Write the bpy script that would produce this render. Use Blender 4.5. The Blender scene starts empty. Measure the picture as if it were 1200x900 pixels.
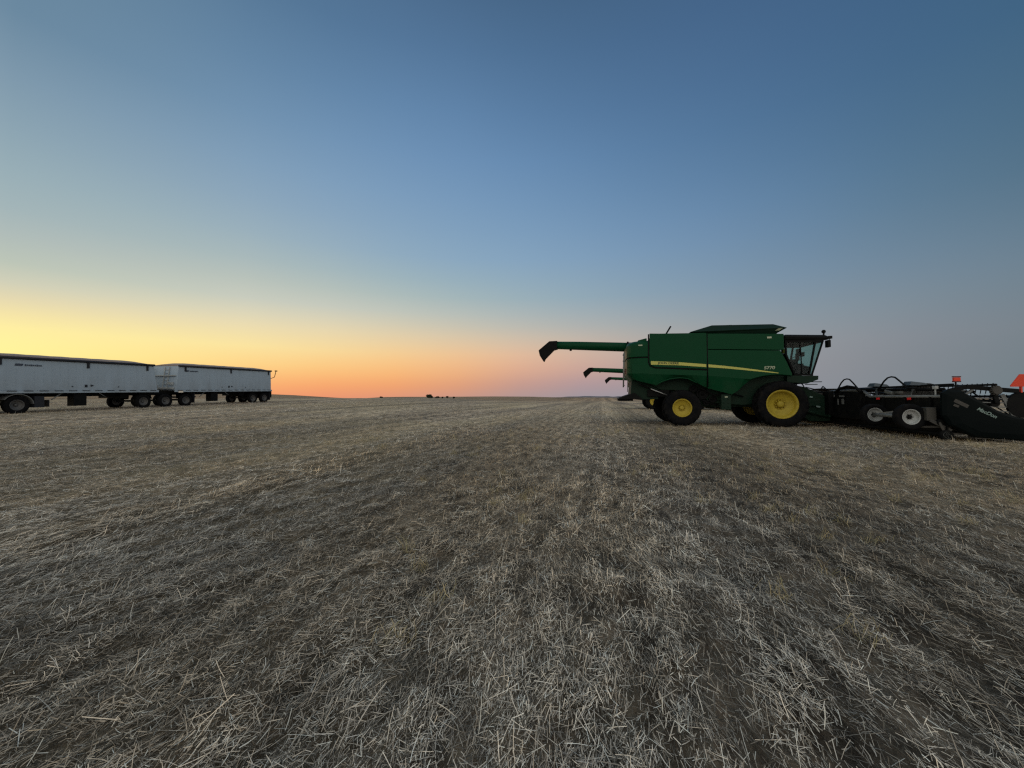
import bpy, bmesh, math, random
import numpy as np
from mathutils import Vector, Matrix
random.seed(7); rng = np.random.default_rng(11)
sc = bpy.context.scene
col = bpy.context.collection
R = math.radians

# ------------------------------------------------------------------ helpers
def s2l(c):
    return tuple((v/255/12.92 if v/255 <= .04045 else ((v/255+.055)/1.055)**2.4) for v in c)

def tag(o, label=None, cat=None, group=None, kind=None):
    if label: o['label'] = label
    if cat: o['category'] = cat
    if group: o['group'] = group
    if kind: o['kind'] = kind
    return o

def empty(name, loc, rz=0, ry=0):
    o = bpy.data.objects.new(name, None); col.objects.link(o)
    o.location = loc; o.rotation_euler = (0, ry, rz); o.empty_display_size = .3
    return o

class MB:
    """collects shapes in a bmesh and links them as one mesh object"""
    def __init__(self): self.bm = bmesh.new()
    def quadloft(self, rings, cap=True, closed=True, smooth=False):
        vs = [[self.bm.verts.new(p) for p in r] for r in rings]
        n = len(vs[0])
        for a, b in zip(vs[:-1], vs[1:]):
            for i in range(n if closed else n-1):
                j = (i+1) % n
                try:
                    f = self.bm.faces.new((a[i], a[j], b[j], b[i])); f.smooth = smooth
                except ValueError: pass
        if cap and closed:
            self.bm.faces.new(vs[0][::-1]); self.bm.faces.new(vs[-1])
        return self
    def box(self, c, s, rot=None, taper=None):
        m = Matrix.Translation(c) @ (rot.to_4x4() if rot else Matrix()) @ Matrix.Diagonal((s[0], s[1], s[2], 1))
        bmesh.ops.create_cube(self.bm, size=1, matrix=m); return self
    def prism(self, pts, y0, y1):
        self.quadloft([[(x, y0, z) for x, z in pts], [(x, y1, z) for x, z in pts]]); return self
    def tube(self, path, r, n=10, smooth=True, rs=None):
        path = [Vector(p) for p in path]; rings = []
        up = None
        for i, p in enumerate(path):
            a = path[max(i-1, 0)]; b = path[min(i+1, len(path)-1)]
            t = (b-a).normalized()
            if up is None: up = Vector((0, 0, 1)) if abs(t.z) < .9 else Vector((1, 0, 0))
            u = t.cross(up).normalized(); v = u.cross(t).normalized(); up = v
            rr = rs[i] if rs else r
            rings.append([p + u*(math.cos(k*2*math.pi/n)*rr) + v*(math.sin(k*2*math.pi/n)*rr) for k in range(n)])
        self.quadloft(rings, smooth=smooth); return self
    def bar(self, a, b, w, h):
        """square bar from a to b"""
        a, b = Vector(a), Vector(b); t = (b-a).normalized()
        up = Vector((0, 0, 1)) if abs(t.z) < .95 else Vector((1, 0, 0))
        u = t.cross(up).normalized(); v = u.cross(t).normalized()
        q = [u*w/2+v*h/2, -u*w/2+v*h/2, -u*w/2-v*h/2, u*w/2-v*h/2]
        self.quadloft([[a+k for k in q], [b+k for k in q]]); return self
    def lathe(self, prof, c, n=40, smooth=True):
        """profile (y, r) about the y axis through c"""
        c = Vector(c); rings = []
        for y, r in prof:
            r = max(r, .001)
            rings.append([c + Vector((math.cos(k*2*math.pi/n)*r, y, math.sin(k*2*math.pi/n)*r)) for k in range(n)])
        self.quadloft(rings, smooth=smooth); return self
    def sheet(self, pts):
        self.bm.faces.new([self.bm.verts.new(p) for p in pts]); return self
    def build(self, name, mat, parent=None, bevel=0, smooth_angle=None):
        bmesh.ops.recalc_face_normals(self.bm, faces=self.bm.faces)
        me = bpy.data.meshes.new(name); self.bm.to_mesh(me); self.bm.free()
        me.materials.append(mat)
        o = bpy.data.objects.new(name, me); col.objects.link(o); o.parent = parent
        if bevel:
            b = o.modifiers.new('bevel', 'BEVEL'); b.width = bevel; b.segments = 2; b.limit_method = 'ANGLE'; b.angle_limit = R(35)
        return o

def copy_tree(o, parent=None):
    c = o.copy(); col.objects.link(c); c.parent = parent
    for ch in list(o.children): copy_tree(ch, c)
    return c

# ------------------------------------------------------------------ materials
def mat(name, base, rough=.5, metal=0, dirt=None, dirt_amt=.4, scale=3., bump=0., coat=0., vstretch=None, spec=.5, low_dust=None):
    """paint / metal / rubber with procedural wear: noise-driven colour and roughness"""
    m = bpy.data.materials.new(name); m.use_nodes = True
    nt = m.node_tree; N = nt.nodes; L = nt.links; bs = N['Principled BSDF']
    tc = N.new('ShaderNodeTexCoord'); mp = N.new('ShaderNodeMapping')
    if vstretch: mp.inputs['Scale'].default_value = vstretch
    L.new(tc.outputs['Object'], mp.inputs[0])
    nz = N.new('ShaderNodeTexNoise'); nz.inputs['Scale'].default_value = scale; nz.inputs['Detail'].default_value = 8
    nz.inputs['Roughness'].default_value = .65
    L.new(mp.outputs[0], nz.inputs[0])
    rp = N.new('ShaderNodeMapRange'); rp.inputs[1].default_value = .42; rp.inputs[2].default_value = .75; rp.inputs[4].default_value = dirt_amt
    L.new(nz.outputs['Fac'], rp.inputs[0])
    mx = N.new('ShaderNodeMix'); mx.data_type = 'RGBA'
    mx.inputs[6].default_value = (*base, 1); d = dirt or tuple(v*.5 for v in base); mx.inputs[7].default_value = (*d, 1)
    L.new(rp.outputs[0], mx.inputs[0]); out = mx.outputs[2]
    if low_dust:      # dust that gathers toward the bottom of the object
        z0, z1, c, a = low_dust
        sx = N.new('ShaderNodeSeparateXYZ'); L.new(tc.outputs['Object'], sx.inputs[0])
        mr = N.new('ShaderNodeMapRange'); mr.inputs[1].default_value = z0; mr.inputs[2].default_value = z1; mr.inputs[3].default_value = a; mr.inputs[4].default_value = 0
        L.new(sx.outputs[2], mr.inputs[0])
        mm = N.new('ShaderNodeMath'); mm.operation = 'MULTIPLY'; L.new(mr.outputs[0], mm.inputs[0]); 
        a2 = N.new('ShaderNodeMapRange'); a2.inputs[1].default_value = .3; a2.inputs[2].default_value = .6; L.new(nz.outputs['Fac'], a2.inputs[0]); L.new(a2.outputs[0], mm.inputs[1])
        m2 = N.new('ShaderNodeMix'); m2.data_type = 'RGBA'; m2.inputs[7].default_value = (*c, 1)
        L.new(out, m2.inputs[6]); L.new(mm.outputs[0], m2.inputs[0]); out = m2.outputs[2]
    L.new(out, bs.inputs['Base Color'])
    r2 = N.new('ShaderNodeMapRange'); r2.inputs[3].default_value = max(rough-.1, .03); r2.inputs[4].default_value = min(rough+.2, 1)
    L.new(nz.outputs['Fac'], r2.inputs[0]); L.new(r2.outputs[0], bs.inputs['Roughness'])
    bs.inputs['Metallic'].default_value = metal; bs.inputs['Specular IOR Level'].default_value = spec
    if coat: bs.inputs['Coat Weight'].default_value = coat; bs.inputs['Coat Roughness'].default_value = .12
    if bump:
        b = N.new('ShaderNodeBump'); b.inputs['Strength'].default_value = bump; b.inputs['Distance'].default_value = .02
        L.new(nz.outputs['Fac'], b.inputs['Height']); L.new(b.outputs[0], bs.inputs['Normal'])
    return m

DUST = (.16, .13, .095)
M = {}
M['green'] = mat('green_paint', (.002, .050, .019), .38, dirt=(.012, .056, .028), dirt_amt=.4, scale=2.2, spec=.10, low_dust=(1.2, 2.6, (.03, .055, .03), .2))
M['green_dark'] = mat('dark_green_paint', (.004, .022, .012), .6, dirt=(.02, .024, .016), dirt_amt=.5, scale=4, spec=.2)
M['tank_green'] = mat('dark_green_tank_paint', (.003, .018, .010), .6, dirt=(.01, .022, .014), dirt_amt=.4, scale=3, spec=.15)  # the tank extension's own darker green
M['black'] = mat('black_paint', (.004, .0045, .005), .55, dirt=(.02, .019, .016), dirt_amt=.4, scale=5, spec=.1)
M['black_gloss'] = mat('glossy_black_shield', (.002, .0045, .005), .45, dirt=(.005, .008, .008), dirt_amt=.4, scale=2.5, spec=.06)
M['rubber'] = mat('tyre_rubber', (.0055, .006, .0075), .85, dirt=(.040, .034, .026), dirt_amt=.3, scale=6, bump=.3, spec=.06)
M['yellow'] = mat('yellow_rim_paint', (.42, .32, .03), .5, dirt=(.20, .15, .035), dirt_amt=.45, scale=5, spec=.3)
M['decal_yellow'] = mat('yellow_stripe_decal', (.52, .50, .11), .45, dirt_amt=.15)
M['decal_dark'] = mat('dark_decal_ink', (.01, .022, .012), .5)
M['decal_pale'] = mat('pale_decal_ink', (.42, .46, .33), .5)
M['white_ink'] = mat('white_decal_ink', (.22, .31, .29), .5)
M['grey'] = mat('worn_grey_metal', (.17, .18, .18), .5, .3, dirt=(.06, .055, .045), dirt_amt=.6, scale=7)
M['dark_metal'] = mat('dusty_dark_metal', (.055, .052, .046), .6, .1, dirt=(.03, .028, .025), dirt_amt=.6, scale=7)
M['pulley_grey'] = mat('scuffed_pulley_metal', (.13, .13, .125), .6, .2, dirt=(.05, .05, .045), dirt_amt=.5, scale=7)
M['steel'] = mat('bright_steel', (.45, .46, .46), .35, .8, dirt=(.1, .1, .09), dirt_amt=.4, scale=8)
M['rim_grey'] = mat('silver_rim_paint', (.42, .44, .44), .5, .1, dirt=(.14, .13, .11), dirt_amt=.5, scale=8)
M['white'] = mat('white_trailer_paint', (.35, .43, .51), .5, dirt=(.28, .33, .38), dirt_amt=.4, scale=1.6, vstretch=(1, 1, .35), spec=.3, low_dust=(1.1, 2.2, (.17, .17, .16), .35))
M['tarp'] = mat('roll_tarp', (.24, .18, .155), .5, dirt=(.44, .32, .24), dirt_amt=.6, scale=4, vstretch=(.4, 3, 1), bump=.6)  # warm sky sheen on the tarp top is put into these colours
M['tarp_edge'] = mat('dark_tarp_edge', (.008, .010, .016), .6)
M['seat_cloth'] = mat('seat_cloth', (.012, .012, .012), .9)
M['red'] = mat('red_reflector', (.75, .03, .035), .35, dirt_amt=.1, spec=.4)
M['orange'] = mat('orange_red_sign_sheet', (.75, .055, .018), .55, dirt=(.5, .035, .012), dirt_amt=.3)
M['dark_red'] = mat('dark_red_lamp_cover', (.10, .012, .012), .5)
M['draper'] = mat('draper_belt', (.022, .022, .024), .7, dirt=(.10, .095, .08), dirt_amt=.55, scale=5)
M['bluegrey'] = mat('blue_grey_sheet_metal', (.055, .075, .095), .45, .2)
M['bark'] = mat('shrub_bark', (.05, .04, .03), .9)
M['leaf'] = mat('shrub_foliage', (.022, .030, .012), .8, dirt=(.05, .045, .02), dirt_amt=.6, scale=1.5)
M['leaf_dry'] = mat('dry_shrub_foliage', (.09, .07, .045), .85, dirt=(.05, .045, .03))

m = bpy.data.materials.new('cab_glass'); m.use_nodes = True; nt = m.node_tree; N = nt.nodes; N.remove(N['Principled BSDF'])
t1 = N.new('ShaderNodeBsdfTransparent'); t1.inputs[0].default_value = (.68, .80, .78, 1); g1 = N.new('ShaderNodeBsdfGlossy'); g1.inputs['Roughness'].default_value = .06
nz = N.new('ShaderNodeTexNoise'); nz.inputs['Scale'].default_value = 5; mr = N.new('ShaderNodeMapRange'); mr.inputs[3].default_value = .004; mr.inputs[4].default_value = .02
ms = N.new('ShaderNodeMixShader'); nt.links.new(nz.outputs['Fac'], mr.inputs[0]); nt.links.new(mr.outputs[0], ms.inputs[0]); nt.links.new(t1.outputs[0], ms.inputs[1]); nt.links.new(g1.outputs[0], ms.inputs[2]); nt.links.new(ms.outputs[0], N['Material Output'].inputs[0])
M['glass'] = m

# ------------------------------------------------------------------ terrain
CAMZ = 1.18
TH = R(13.3)
D = np.array([math.cos(TH), -math.sin(TH)]); LF = np.array([math.sin(TH), math.cos(TH)])

def sstep(x, a, b):
    t = np.clip((x-a)/(b-a), 0, 1); return t*t*(3-2*t)

_tabs = [rng.random((256, 256)) for _ in range(6)]
def vnoise(x, y, k=0):
    T = _tabs[k]; xi = np.floor(x).astype(int); yi = np.floor(y).astype(int)
    fx = x-xi; fy = y-yi; fx = fx*fx*(3-2*fx); fy = fy*fy*(3-2*fy)
    a = T[xi % 256, yi % 256]; b_ = T[(xi+1) % 256, yi % 256]; c = T[xi % 256, (yi+1) % 256]; d = T[(xi+1) % 256, (yi+1) % 256]
    return (a*(1-fx)+b_*fx)*(1-fy)+(c*(1-fx)+d*fx)*fy - .5

RIDGE = [(-3000, 460.5), (0, 461), (300, 461.4), (345, 463.2), (400, 466.4), (425, 466.8), (450, 465.3), (475, 465.0), (520, 465.0), (575, 464.6), (620, 464.8), (650, 465.6), (720, 466.0), (800, 466), (1200, 466), (3000, 466)]
RX = [(p[0]-600)/450 for p in RIDGE]; RZ = [(465.5-p[1])/450 for p in RIDGE]
DR = 420.
def height(x, y, fine=True):
    r = np.hypot(x, y)
    az = np.arctan2(x, y)
    left = (.0205*np.maximum(0, np.minimum(y, 48)-6)*(1-sstep(x, -16, 4)) + .004*np.maximum(0, np.minimum(y, 70)-20))*(1-sstep(r, 60, 170))
    u = np.tan(np.clip(az, -1.35, 1.35))
    zr = CAMZ + np.interp(u, RX, RZ)*DR*np.cos(np.clip(az, -1.35, 1.35))
    t = sstep(r, 90, DR)
    ridge = zr + .0 - np.maximum(0, r-DR)*.012
    base = left*(1-t) + ridge*t
    base = np.where(r > DR, ridge, base)
    base = base + .35*vnoise(x/60, y/60, 1)*sstep(r, 60, 120)*(1-sstep(r, 200, 350))
    if fine:
        w = 1-sstep(r, 30, 80)
        # row frame: a across the rows, c along them
        a = x*D[0]+y*D[1]; c = x*LF[0]+y*LF[1]
        n = .030*vnoise(a/.9, c/2.6, 2) + .050*vnoise(a/.26, c/.5, 3) + .044*vnoise(a/.10, c/.19, 4)*(1-sstep(r, 12, 25)) + .012*vnoise(a/.05, c/.07, 5)*(1-sstep(r, 5, 9))
        base = base + n*w
    return base

def grid_mesh(name, X, Y, Z, m, parent=None, wrap=False):
    nr, na = X.shape
    co = np.stack([X, Y, Z], -1).reshape(-1, 3).astype(np.float32)
    i = np.arange(nr-1)[:, None]*na; j = np.arange(na if wrap else na-1)[None, :]; j2 = (j+1) % na
    q = np.stack([i+j, i+j2, i+na+j2, i+na+j], -1).reshape(-1, 4)
    me = bpy.data.meshes.new(name); me.vertices.add(len(co)); me.vertices.foreach_set('co', co.ravel())
    me.loops.add(q.size); me.loops.foreach_set('vertex_index', q.ravel().astype(np.int32))
    me.polygons.add(len(q)); me.polygons.foreach_set('loop_start', np.arange(0, q.size, 4, dtype=np.int32))
    me.polygons.foreach_set('use_smooth', np.ones(len(q), bool)); me.update(calc_edges=True)
    me.materials.append(m); o = bpy.data.objects.new(name, me); col.objects.link(o); return o

def ground_mat():
    m = bpy.data.materials.new('stubble_soil'); m.use_nodes = True; nt = m.node_tree; N = nt.nodes; L = nt.links
    bs = N['Principled BSDF']; bs.inputs['Roughness'].default_value = .95; bs.inputs['Specular IOR Level'].default_value = .15
    tc = N.new('ShaderNodeTexCoord')
    def mapped(sx, sy, rz=-TH):
        r = N.new('ShaderNodeMapping'); r.inputs['Rotation'].default_value = (0, 0, TH); L.new(tc.outputs['Object'], r.inputs[0])
        s = N.new('ShaderNodeMapping'); s.inputs['Scale'].default_value = (sx, sy, 1); L.new(r.outputs[0], s.inputs[0]); return s
    def noise(mp, scale, det=6, rough=.6):
        n = N.new('ShaderNodeTexNoise'); n.inputs['Scale'].default_value = scale; n.inputs['Detail'].default_value = det; n.inputs['Roughness'].default_value = rough
        L.new(mp.outputs[0], n.inputs[0]); return n
    def rng_(src, a, b, c=0, d=1):
        r = N.new('ShaderNodeMapRange'); r.inputs[1].default_value = a; r.inputs[2].default_value = b; r.inputs[3].default_value = c; r.inputs[4].default_value = d
        L.new(src, r.inputs[0]); return r.outputs[0]
    def mix(f, a, b, mode='MIX'):
        x = N.new('ShaderNodeMix'); x.data_type = 'RGBA'; x.blend_type = mode
        for s, v in ((0, f), (6, a), (7, b)):
            if isinstance(v, (tuple, float, int)): x.inputs[s].default_value = (*v, 1) if isinstance(v, tuple) else v
            else: L.new(v, x.inputs[s])
        return x.outputs[2]
    rowfine = noise(mapped(1, .35), 9, 9, .75)
    fib = noise(mapped(1, .12), 38, 6, .7)
    speck = noise(mapped(1, .7), 70, 3, .6)
    clump = noise(mapped(1, .6), 3.2, 7, .7)
    bands = noise(mapped(1, .05), .38, 4, .5)
    bands2 = noise(mapped(1, .03), 1.3, 3, .5)
    patch = noise(mapped(1, .5), .12, 5, .55)
    c = mix(rng_(rowfine.outputs['Fac'], .36, .62), (.21, .168, .13), (.88, .69, .51))
    c = mix(rng_(fib.outputs['Fac'], .45, .62, 0, .6), c, (.72, .65, .52))
    c = mix(rng_(speck.outputs['Fac'], .54, .70, 0, .7), c, (.80, .74, .62))
    c = mix(rng_(clump.outputs['Fac'], .40, .58, .75, 0), c, (.075, .064, .052))
    c = mix(rng_(patch.outputs['Fac'], .45, .6, 0, .35), c, (.56, .46, .28))
    k = mix(rng_(bands.outputs['Fac'], .38, .62), (.66, .66, .68), (1.2, 1.17, 1.1))
    c = mix(1., c, k, 'MULTIPLY')
    k = mix(rng_(bands2.outputs['Fac'], .35, .65), (.8, .8, .8), (1.15, 1.15, 1.15))
    c = mix(1., c, k, 'MULTIPLY')
    rot = N.new('ShaderNodeMapping'); rot.inputs['Rotation'].default_value = (0, 0, TH); L.new(tc.outputs['Object'], rot.inputs[0])
    wob = noise(mapped(1, .2), .6, 3); sp = N.new('ShaderNodeSeparateXYZ'); L.new(rot.outputs[0], sp.inputs[0])
    aw = N.new('ShaderNodeMath'); aw.operation = 'MULTIPLY_ADD'; L.new(wob.outputs['Fac'], aw.inputs[0]); aw.inputs[1].default_value = .8; L.new(sp.outputs[0], aw.inputs[2])
    cr = N.new('ShaderNodeValToRGB'); el = cr.color_ramp.elements; cr.color_ramp.interpolation = 'EASE'
    pr = [(-16, .86), (-13.5, 1.08), (-11, .88), (-7.5, 1.12), (-5, .98), (-2.5, .82), (-1.0, .95), (.6, 1.16), (2.2, .84), (4.8, 1.13), (7.5, .9), (10, 1.08), (13, .9), (16, 1.05)]
    while len(el) < len(pr): el.new(.5)
    for e, (p, v) in zip(el, pr): e.position = 0
    for i_, (p, v) in enumerate(pr): el[i_].position = (p+16)/32
    for i_, (p, v) in enumerate(pr): el[i_].color = (v, v, v*.98, 1)
    L.new(rng_(aw.outputs[0], -16, 16), cr.inputs[0])
    c = mix(1., c, cr.outputs[0], 'MULTIPLY')
    fr = N.new('ShaderNodeMath'); fr.operation = 'MULTIPLY'; L.new(aw.outputs[0], fr.inputs[0]); fr.inputs[1].default_value = 2*math.pi/.34
    cs = N.new('ShaderNodeMath'); cs.operation = 'COSINE'; L.new(fr.outputs[0], cs.inputs[0])
    c = mix(1., c, mix(rng_(cs.outputs[0], -1, 1), (.86, .86, .86), (1.08, 1.08, 1.08)), 'MULTIPLY')
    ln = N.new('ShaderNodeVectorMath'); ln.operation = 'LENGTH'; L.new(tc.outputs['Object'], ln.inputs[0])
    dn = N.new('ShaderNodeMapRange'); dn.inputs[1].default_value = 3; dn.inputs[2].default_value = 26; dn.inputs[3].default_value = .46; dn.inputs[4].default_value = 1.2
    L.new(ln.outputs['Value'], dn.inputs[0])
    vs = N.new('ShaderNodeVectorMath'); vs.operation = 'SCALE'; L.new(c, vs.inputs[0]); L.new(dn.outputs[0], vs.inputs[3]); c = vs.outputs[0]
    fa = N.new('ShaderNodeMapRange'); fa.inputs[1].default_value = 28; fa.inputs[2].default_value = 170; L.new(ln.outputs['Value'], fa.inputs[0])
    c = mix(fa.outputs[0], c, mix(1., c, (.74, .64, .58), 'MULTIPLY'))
    L.new(c, bs.inputs['Base Color'])
    bp = N.new('ShaderNodeBump'); bp.inputs['Strength'].default_value = .9; bp.inputs['Distance'].default_value = .05
    ad = N.new('ShaderNodeMath'); ad.operation = 'ADD'; L.new(rowfine.outputs['Fac'], ad.inputs[0]); L.new(clump.outputs['Fac'], ad.inputs[1])
    bp.inputs['Distance'].default_value = .09; L.new(ad.outputs[0], bp.inputs['Height']); L.new(bp.outputs[0], bs.inputs['Normal'])
    return m
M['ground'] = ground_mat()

az = np.concatenate([np.linspace(-60, 60, 760, endpoint=False), np.linspace(60, 300, 90, endpoint=False)])*math.pi/180
rad = np.concatenate([[.02, .3], .6*np.exp(np.arange(0, 660)*.0125)])
rad = np.append(rad[rad < 2600], 2600)
A_, R_ = np.meshgrid(az, rad); X = R_*np.sin(A_); Y = R_*np.cos(A_)
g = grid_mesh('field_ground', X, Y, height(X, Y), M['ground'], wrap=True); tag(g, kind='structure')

# distant hills with haze painted into the colour, right of the field's own ridge
hm = mat('hazy_hill_land', (.20, .195, .215), .95, dirt=(.13, .13, .15), dirt_amt=.8, scale=.004, spec=.05)
aa = np.linspace(4, 75, 260)*math.pi/180
prof = np.array([0, .35, .8, 1, .9, .4])
rr = np.array([1500, 1900, 2300, 2500, 2700, 3200])
A2, R2 = np.meshgrid(aa, rr)
crest = 10*sstep(A2, R(5), R(9)) + 3*vnoise(A2*22, A2*0, 2) + 4*vnoise(A2*70, A2*0, 3)
H2 = -10 + (crest+6.)*prof[:, None]
h = grid_mesh('hills', R2*np.sin(A2), R2*np.cos(A2), H2, hm); tag(h, kind='structure')

# ------------------------------------------------------------------ straw litter (real geometry)
def ribbons(name, P, yaw, tilt, Ln, W, C, curl, m, roll):
    """P base centre (n,3); every straw is a bent two-segment ribbon"""
    n = len(P)
    dx = np.stack([np.cos(yaw)*np.cos(tilt), np.sin(yaw)*np.cos(tilt), np.sin(tilt)], -1)
    sx = np.stack([-np.sin(yaw), np.cos(yaw), np.zeros(n)], -1)
    up = np.cross(dx, sx); side = sx*np.cos(roll)[:, None] + up*np.sin(roll)[:, None]
    bend = sx*(curl*Ln)[:, None]
    pts = []
    for t, bd in ((-.5, 1), (0, 0), (.5, 1)):
        c = P + dx*(Ln*t)[:, None] + bend*bd*.5
        w = W*(.5 if t else .55)
        pts += [c-side*w[:, None], c+side*w[:, None]]
    V = np.stack(pts, 1)               # n,6,3
    base = np.arange(n)[:, None]*6
    q = np.concatenate([base+np.array([[0, 1, 3, 2]]), base+np.array([[2, 3, 5, 4]])], 1).reshape(-1, 4)
    me = bpy.data.meshes.new(name); me.vertices.add(n*6); me.vertices.foreach_set('co', V.astype(np.float32).ravel())
    me.loops.add(q.size); me.loops.foreach_set('vertex_index', q.ravel().astype(np.int32))
    me.polygons.add(len(q)); me.polygons.foreach_set('loop_start', np.arange(0, q.size, 4, dtype=np.int32)); me.update(calc_edges=True)
    at = me.color_attributes.new('tone', 'FLOAT_COLOR', 'POINT')
    cc = np.concatenate([np.repeat(C, 6, 0), np.ones((n*6, 1))], 1).astype(np.float32); at.data.foreach_set('color', cc.ravel())
    me.materials.append(m); o = bpy.data.objects.new(name, me); col.objects.link(o); return o

def straw_mat(name):
    m = bpy.data.materials.new(name); m.use_nodes = True; nt = m.node_tree
    a = nt.nodes.new('ShaderNodeAttribute'); a.attribute_name = 'tone'
    bs = nt.nodes['Principled BSDF']; nt.links.new(a.outputs['Color'], bs.inputs['Base Color'])
    bs.inputs['Roughness'].default_value = .75; bs.inputs['Specular IOR Level'].default_value = .25
    return m
M['straw'] = straw_mat('straw'); M['weed'] = straw_mat('dry_weed')

bandsz = [(.9, 3.2, 11500, .90), (3.2, 5.5, 6000, 1.0), (5.5, 9, 2700, 1.15), (9, 15, 950, 1.5), (15, 38, 170, 2.1)]
Ps = []; Ss = []
for z0, z1, dens, sz in bandsz:
    n = int(1.42*(z1*z1-z0*z0)*dens)
    z = np.sqrt(rng.random(n)*(z1*z1-z0*z0)+z0*z0); x = (rng.random(n)*2-1)*z*1.42
    Ps.append(np.stack([x, z], -1)); Ss.append(np.full(n, sz)*(1+.0*z))
P2 = np.concatenate(Ps); S = np.concatenate(Ss)
a_ = P2@D; c_ = P2@LF
# thin patches where soil shows
cl = vnoise(a_/.35, c_/.8, 0)+.7*vnoise(a_/1.3, c_/7, 1)+.5*vnoise(a_/.12, c_/.2, 4)
keep = rng.random(len(P2)) < np.clip(.88+.85*cl+.14*np.cos(a_*2*math.pi/.34)+.8*vnoise(a_/.10, c_/.19, 4), .36, 1); P2 = P2[keep]; S = S[keep]; a_ = a_[keep]; c_ = c_[keep]
n = len(P2)
rowdir = math.atan2(LF[1], LF[0])
align = np.clip(.62+1.4*vnoise(a_/2.2, c_/6, 2), 0, 1)
yaw = np.where(rng.random(n) < align, rowdir+.35*vnoise(a_/1.5, c_/1.5, 3)*4*.5+rng.normal(0, .42, n), rng.random(n)*math.pi*2)
tilt = rng.normal(0, .17, n); stand = rng.random(n) < .045; tilt = np.where(stand, rng.uniform(.5, 1.3, n), tilt)
Ln = np.clip(rng.lognormal(math.log(.043), .55, n), .015, .135)*S; Ln = np.where(stand, np.minimum(Ln, .13*S), Ln)
W = rng.uniform(.0010, .0029, n)*S
zz = height(P2[:, 0], P2[:, 1]) + rng.uniform(.002, .020, n)*S**.5 + np.abs(np.sin(tilt))*Ln*.40
t = rng.random((n, 1)); warm = np.clip(.5+1.6*vnoise(a_/.9, c_/3.5, 5)+.2*rng.normal(0, 1, n), 0, 1)[:, None]*np.clip((c_-.3)/5, .38, 1)[:, None]
grey = np.array([[.61, .555, .475]]); tan = np.array([[.72, .56, .37]]); dark = np.array([[.09, .082, .065]]); pale = np.array([[.90, .88, .78]])
C = grey*(1-warm)+tan*warm
C = C*(.26+1.15*t**1.3); C = np.where(rng.random((n, 1)) < .30, dark*(.6+.9*rng.random((n, 1))), C); C = np.where(rng.random((n, 1)) < .06, pale*(.75+.35*t), C)
def bands_at(a):
    k = 1-.17*np.exp(-((a+2.7)/1.5)**2)+.12*np.exp(-((a-.3)/.9)**2)-.16*np.exp(-((a-2.0)/.8)**2)+.12*np.exp(-((a-5)/1.6)**2)+.10*np.exp(-((a+7.5)/2)**2)
    return k
bandk = (np.clip(1+.5*vnoise(a_/2.4, c_/30, 1)+.10*np.cos(a_*2*math.pi/.34), .6, 1.3)*bands_at(a_))[:, None]; C = C*bandk*np.clip(1.06+.9*vnoise(a_/.10, c_/.22, 2), .6, 1.4)[:, None]  # last noise factor paints shaded depth of straw clumps into the colour
o = ribbons('straw_litter', np.column_stack([P2, zz]), yaw, tilt, Ln, W, C, rng.normal(0, .06, n), M['straw'], rng.normal(0, .5, n))
tag(o, 'grey and tan chopped straw lying over the harvested field', 'straw', kind='stuff')

# dry weeds: wispy tan tufts in patches
nt_ = 650; z = np.sqrt(rng.random(nt_)*(14**2-1.3**2)+1.3**2); x = (rng.random(nt_)*2-1)*z*1.4
sel = vnoise(x/.8+40, z/1.1, 0)+.35*(x/z) > .10; x = x[sel]; z = z[sel]; k = 42
bx = np.repeat(x, k)+rng.normal(0, .045, len(x)*k); bz = np.repeat(z, k)+rng.normal(0, .045, len(x)*k); n = len(bx)
Lw = rng.uniform(.04, .13, n); tl = rng.uniform(.15, 1.3, n); tt = rng.random((n, 1))
C = np.array([[.54, .44, .25]])*(.45+.7*tt); C = np.where(rng.random((n, 1)) < .25, np.array([[.34, .31, .16]]), C)
o = ribbons('dry_weeds', np.column_stack([bx, bz, height(bx, bz)+np.sin(tl)*Lw*.5]), rng.random(n)*6.28, tl, Lw, rng.uniform(.0012, .0028, n), C, rng.normal(0, .2, n), M['weed'], rng.normal(0, .6, n))
tag(o, 'wispy tan dried weeds scattered through the straw', 'weeds', kind='stuff')

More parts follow.
